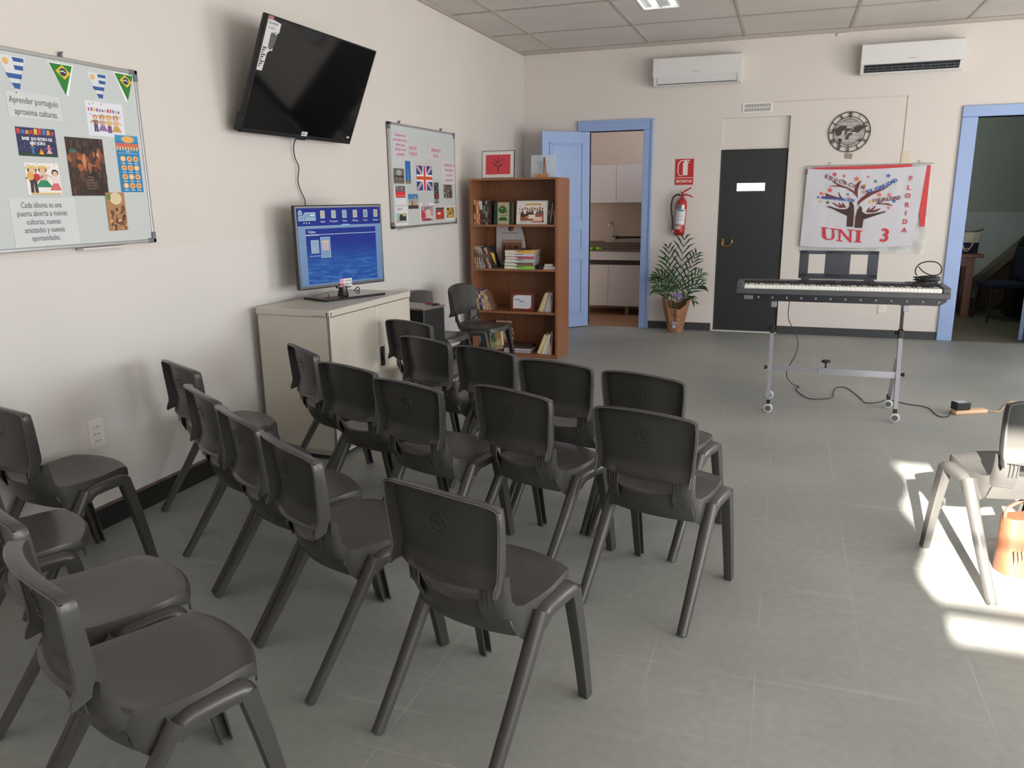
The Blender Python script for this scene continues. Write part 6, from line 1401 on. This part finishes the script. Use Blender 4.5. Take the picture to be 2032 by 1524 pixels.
# stand
sm_ = mat('stand_silver_grey', (150, 152, 160), .35, metal=.4)
stn = thing('keyboard_stand', 'grey and black rolling keyboard stand with cross bar under the piano', 'stand', (.365, 5.80, 0))
for s, cx_, fy, ry in ((-1, -.415, -.195, .20), (1, .415, -.215, .16)):
    def lg(name, p0, p1, w, d, m):
        k = MB(); P0, P1 = Vector(p0), Vector(p1); k.add([P0 + Vector((a * w, b * d, 0)) for a, b in ((-1, -1), (1, -1), (1, 1), (-1, 1))] + [P1 + Vector((a * w, b * d, 0)) for a, b in ((-1, -1), (1, -1), (1, 1), (-1, 1))], [(0, 3, 2, 1), (4, 5, 6, 7), (0, 1, 5, 4), (1, 2, 6, 5), (2, 3, 7, 6), (3, 0, 4, 7)]); return k.build(name, m, stn)
    tx = cx_ * .99
    lg('leg', (cx_ - s * .01, fy, .095), (tx, -.060, .56), .013, .020, sm_)
    lg('rear_leg', (cx_ - s * .005, ry, .09), (tx - s * .004, -.045, .40), .010, .016, sm_)
    lg('inner_post', (tx, -.060, .50), (tx, -.030, .755), .0095, .012, blk_m)
    k = MB(); k.rbox((tx - .016, -.085, .545), (tx + .016, -.030, .605), .005); k.build('height_collar', blk_m, stn)
    k = MB(); k.tube([(tx - .016, -.06, .58), (tx - .034, -.065, .58)], [.010, .014], 10); k.build('height_knob', blk_m, stn)
    k = MB(); k.tube([(cx_ + s * .012, -.13, .31), (cx_ + s * .034, -.13, .31)], [.008, .016], 10); k.build('side_knob', blk_m, stn)
    k = MB(); k.rbox((tx - .016, -.185, .758), (tx + .016, .14, .785), .004); k.rbox((tx - .018, -.19, .745), (tx + .018, -.165, .785), .003); k.build('support_arm', sm_, stn)
    for yy_ in (fy, ry):
        k = MB(); k.rbox((cx_ - s * .01 - .012, yy_ - .016, .062), (cx_ - s * .01 + .012, yy_ + .016, .10), .003); f = k.build('caster_fork', blk_m, stn)
        k = MB(); k.lathe([(.014, -.012), (.028, -.012), (.032, -.008), (.032, .008), (.028, .012), (.014, .012)], 20)
        k.v = [(x, z, y) for x, y, z in k.v]; o = k.build('wheel_rim', mat('wheel_pale', (196, 196, 196), .4), f, smooth=True); o.location = (cx_ - s * .01 + .02 * 0, yy_ - .008, .032)
        k = MB(); k.lathe([(0.001, -.016), (.019, -.016), (.019, .016), (.001, .016)], 16); k.v = [(x, z, y) for x, y, z in k.v]; o2 = k.build('wheel_hub', mat('hub_grey', (90, 90, 94), .4), f, smooth=True); o2.location = (cx_ - s * .01, yy_ - .008, .032)
k = MB(); k.box((-.405, -.145, .295), (-.02, -.125, .325)); k.build('cross_bar_inner', sm_, stn); k = MB(); k.box((-.09, -.15, .285), (.405, -.12, .328)); k.build('cross_bar_outer', sm_, stn)
k = MB(); k.lathe([(.006, 0), (.006, .03), (.010, .034), (.030, .040), (.030, .052), (.012, .058)], 12, c=(-.045, -.135, .328)); k.build('locking_knob', blk_m, stn, smooth=True)
# coil of cable on the right end
t = thing('cable_coil', 'coil of black cable lying on the right end of the digital piano', 'cable', (.905, 5.815, .909))
rn = random.Random(2); P_ = []
for i in range(150):
    a = i * .30; r = .060 + .012 * math.sin(i * .17); P_.append((r * 1.15 * math.cos(a), r * .8 * math.sin(a), .006 + .042 * (i / 150) + .004 * math.sin(i * .5)))
k = MB(); k.tube(P_, .0042, 6); k.build('coil', mat('cable_black', (24, 24, 26), .5), t, smooth=True)
k = MB(); k.tube(smoothp([(-.06, 0, .05), (-.072, 0, .085), (-.055, -.005, .125), (-.01, -.01, .145), (.05, -.005, .14), (.082, 0, .105), (.075, 0, .065), (.03, 0, .055), (-.02, 0, .075), (-.055, 0, .11)]), .0042, 6); k.build('upright_loop', MATS['cable_black'], t, smooth=True)
k = MB(); k.tube([(-.05, -.02, .010), (-.11, -.035, .009), (-.135, -.04, .010)], [.005, .006, .003], 6); k.build('jack_plug', flat((60, 60, 62)), t)
# power cord, adapter, extension strip
cz = .0045
pc = [(.061, 5.90, .785), (.054, 5.93, .646), (.088, 5.95, .555), (.133, 5.95, .464), (.129, 5.95, .37), (.095, 6.02, .27), (.075, 6.16, .18), (.09, 6.30, .09), (.14, 6.42, .02), (.179, 6.44, cz), (.158, 6.315, cz), (.227, 6.09, cz), (.298, 6.064, cz), (.407, 6.143, cz), (.43, 6.33, cz), (.46, 6.49, cz), (.534, 6.495, cz), (.607, 6.202, cz), (.629, 6.056, cz), (.713, 6.081, cz), (.80, 6.185, cz), (.915, 6.096, cz), (1.037, 6.032, cz), (1.068, 5.821, cz), (1.129, 5.813, cz), (1.17, 5.93, .02), (1.205, 6.00, .045)]
tag(MB().tube(smoothp(pc, 5), .0032, 6).build('piano_cable', MATS['cable_black'], smooth=True), 'thin black power cord dropping from the piano and winding across the floor', 'cord')
beige = mat('strip_beige', (206, 172, 138), .5)
ps = thing('extension_strip', 'beige extension strip lying on the floor right of the stand', 'power strip', (1.285, 5.965, 0), math.radians(28))
k = MB(); k.rbox((-.125, -.035, 0), (.125, .035, .032), .012); k.build('body', beige, ps, smooth=True)
for x in (.0, .06): 
    k = MB(); k.lathe([(.018, .031), (.018, .034), (.014, .0345)], 14, c=(x, 0, 0)); k.build('socket_outlet', beige, ps, smooth=True)
ad = thing('power_adapter', 'black power adapter with a pale label plugged into the beige strip', 'adapter', (1.225, 5.935, .0345), math.radians(28))
k = MB(); k.rbox((-.052, -.034, 0), (.052, .034, .052), .004); k.build('case', mat('adapter_black', (20, 22, 26), .4), ad); box('label', (-.038, -.026, .052), (.040, .026, .0526), flat((190, 200, 196)), ad)
tag(MB().tube(smoothp([(1.395, 6.025, .016), (1.48, 6.05, .004), (1.53, 6.15, .004), (1.60, 6.32, .004), (1.66, 6.40, .004), (1.76, 6.38, .004), (2.0, 6.42, .004), (2.5, 6.6, .004)]), .004, 6).build('extension_cable', mat('cable_beige', (190, 156, 120), .5), smooth=True), 'beige cable running right from the extension strip', 'cord')

# ---- brown bag in the sun under the right chair
bg_ = thing('brown_handbag', 'tan brown handbag on the sunlit floor under the right edge chair', 'bag', (1.02, 3.42, 0), math.radians(24))
leather = mat('leather_tan', (116, 74, 52), .5, var=.15, scale=12)
bag(MB(), .26, .13, .27, 0.002, .24, .05).build('body', leather, bg_, smooth=True)
k = MB(); k.tube(smoothp([(-.13, 0, .22), (-.12, 0, .28), (0, 0, .32), (.12, 0, .28), (.13, 0, .22)]), .007, 6); k.build('handle', mat('leather_dark', (110, 66, 44), .5), bg_, smooth=True)
k = MB()
for i in range(16): x = -.12 + .016 * i; k.add([(x - .006, -.067, .12), (x + .006, -.067, .12), (x + .003, -.072, .05 + .01 * (i % 3))], [(0, 1, 2)])
k.build('fringe', flat((120, 84, 60)), bg_, fixn=False)

# ---- group names of repeated things
GR = {'pennant': 'flag pennants along the top of the large whiteboard', 'air_conditioner': 'air conditioners on the back wall', 'whiteboard': 'whiteboards on the left wall', 'magazine': 'magazines on the bookshelf'}
for o in list(COL.objects):
    if o.parent or 'category' not in o.keys() or 'group' in o.keys(): continue
    b = o.name.split('.')[0]
    if b in GR: o['group'] = GR[b]
    elif b == 'book': o['group'] = 'books on the ' + ('top' if o.location.z > 1.2 else 'second' if o.location.z > .8 else 'third' if o.location.z > .4 else 'bottom') + ' shelf'
    elif b.endswith('_print') or b.endswith('_sheet') or b.endswith('poster'): o['group'] = 'sheets on the large whiteboard' if o.location.y < 4 else ('sheets on the far whiteboard' if o.location.y < 6.9 else 'sheets on the shelf')
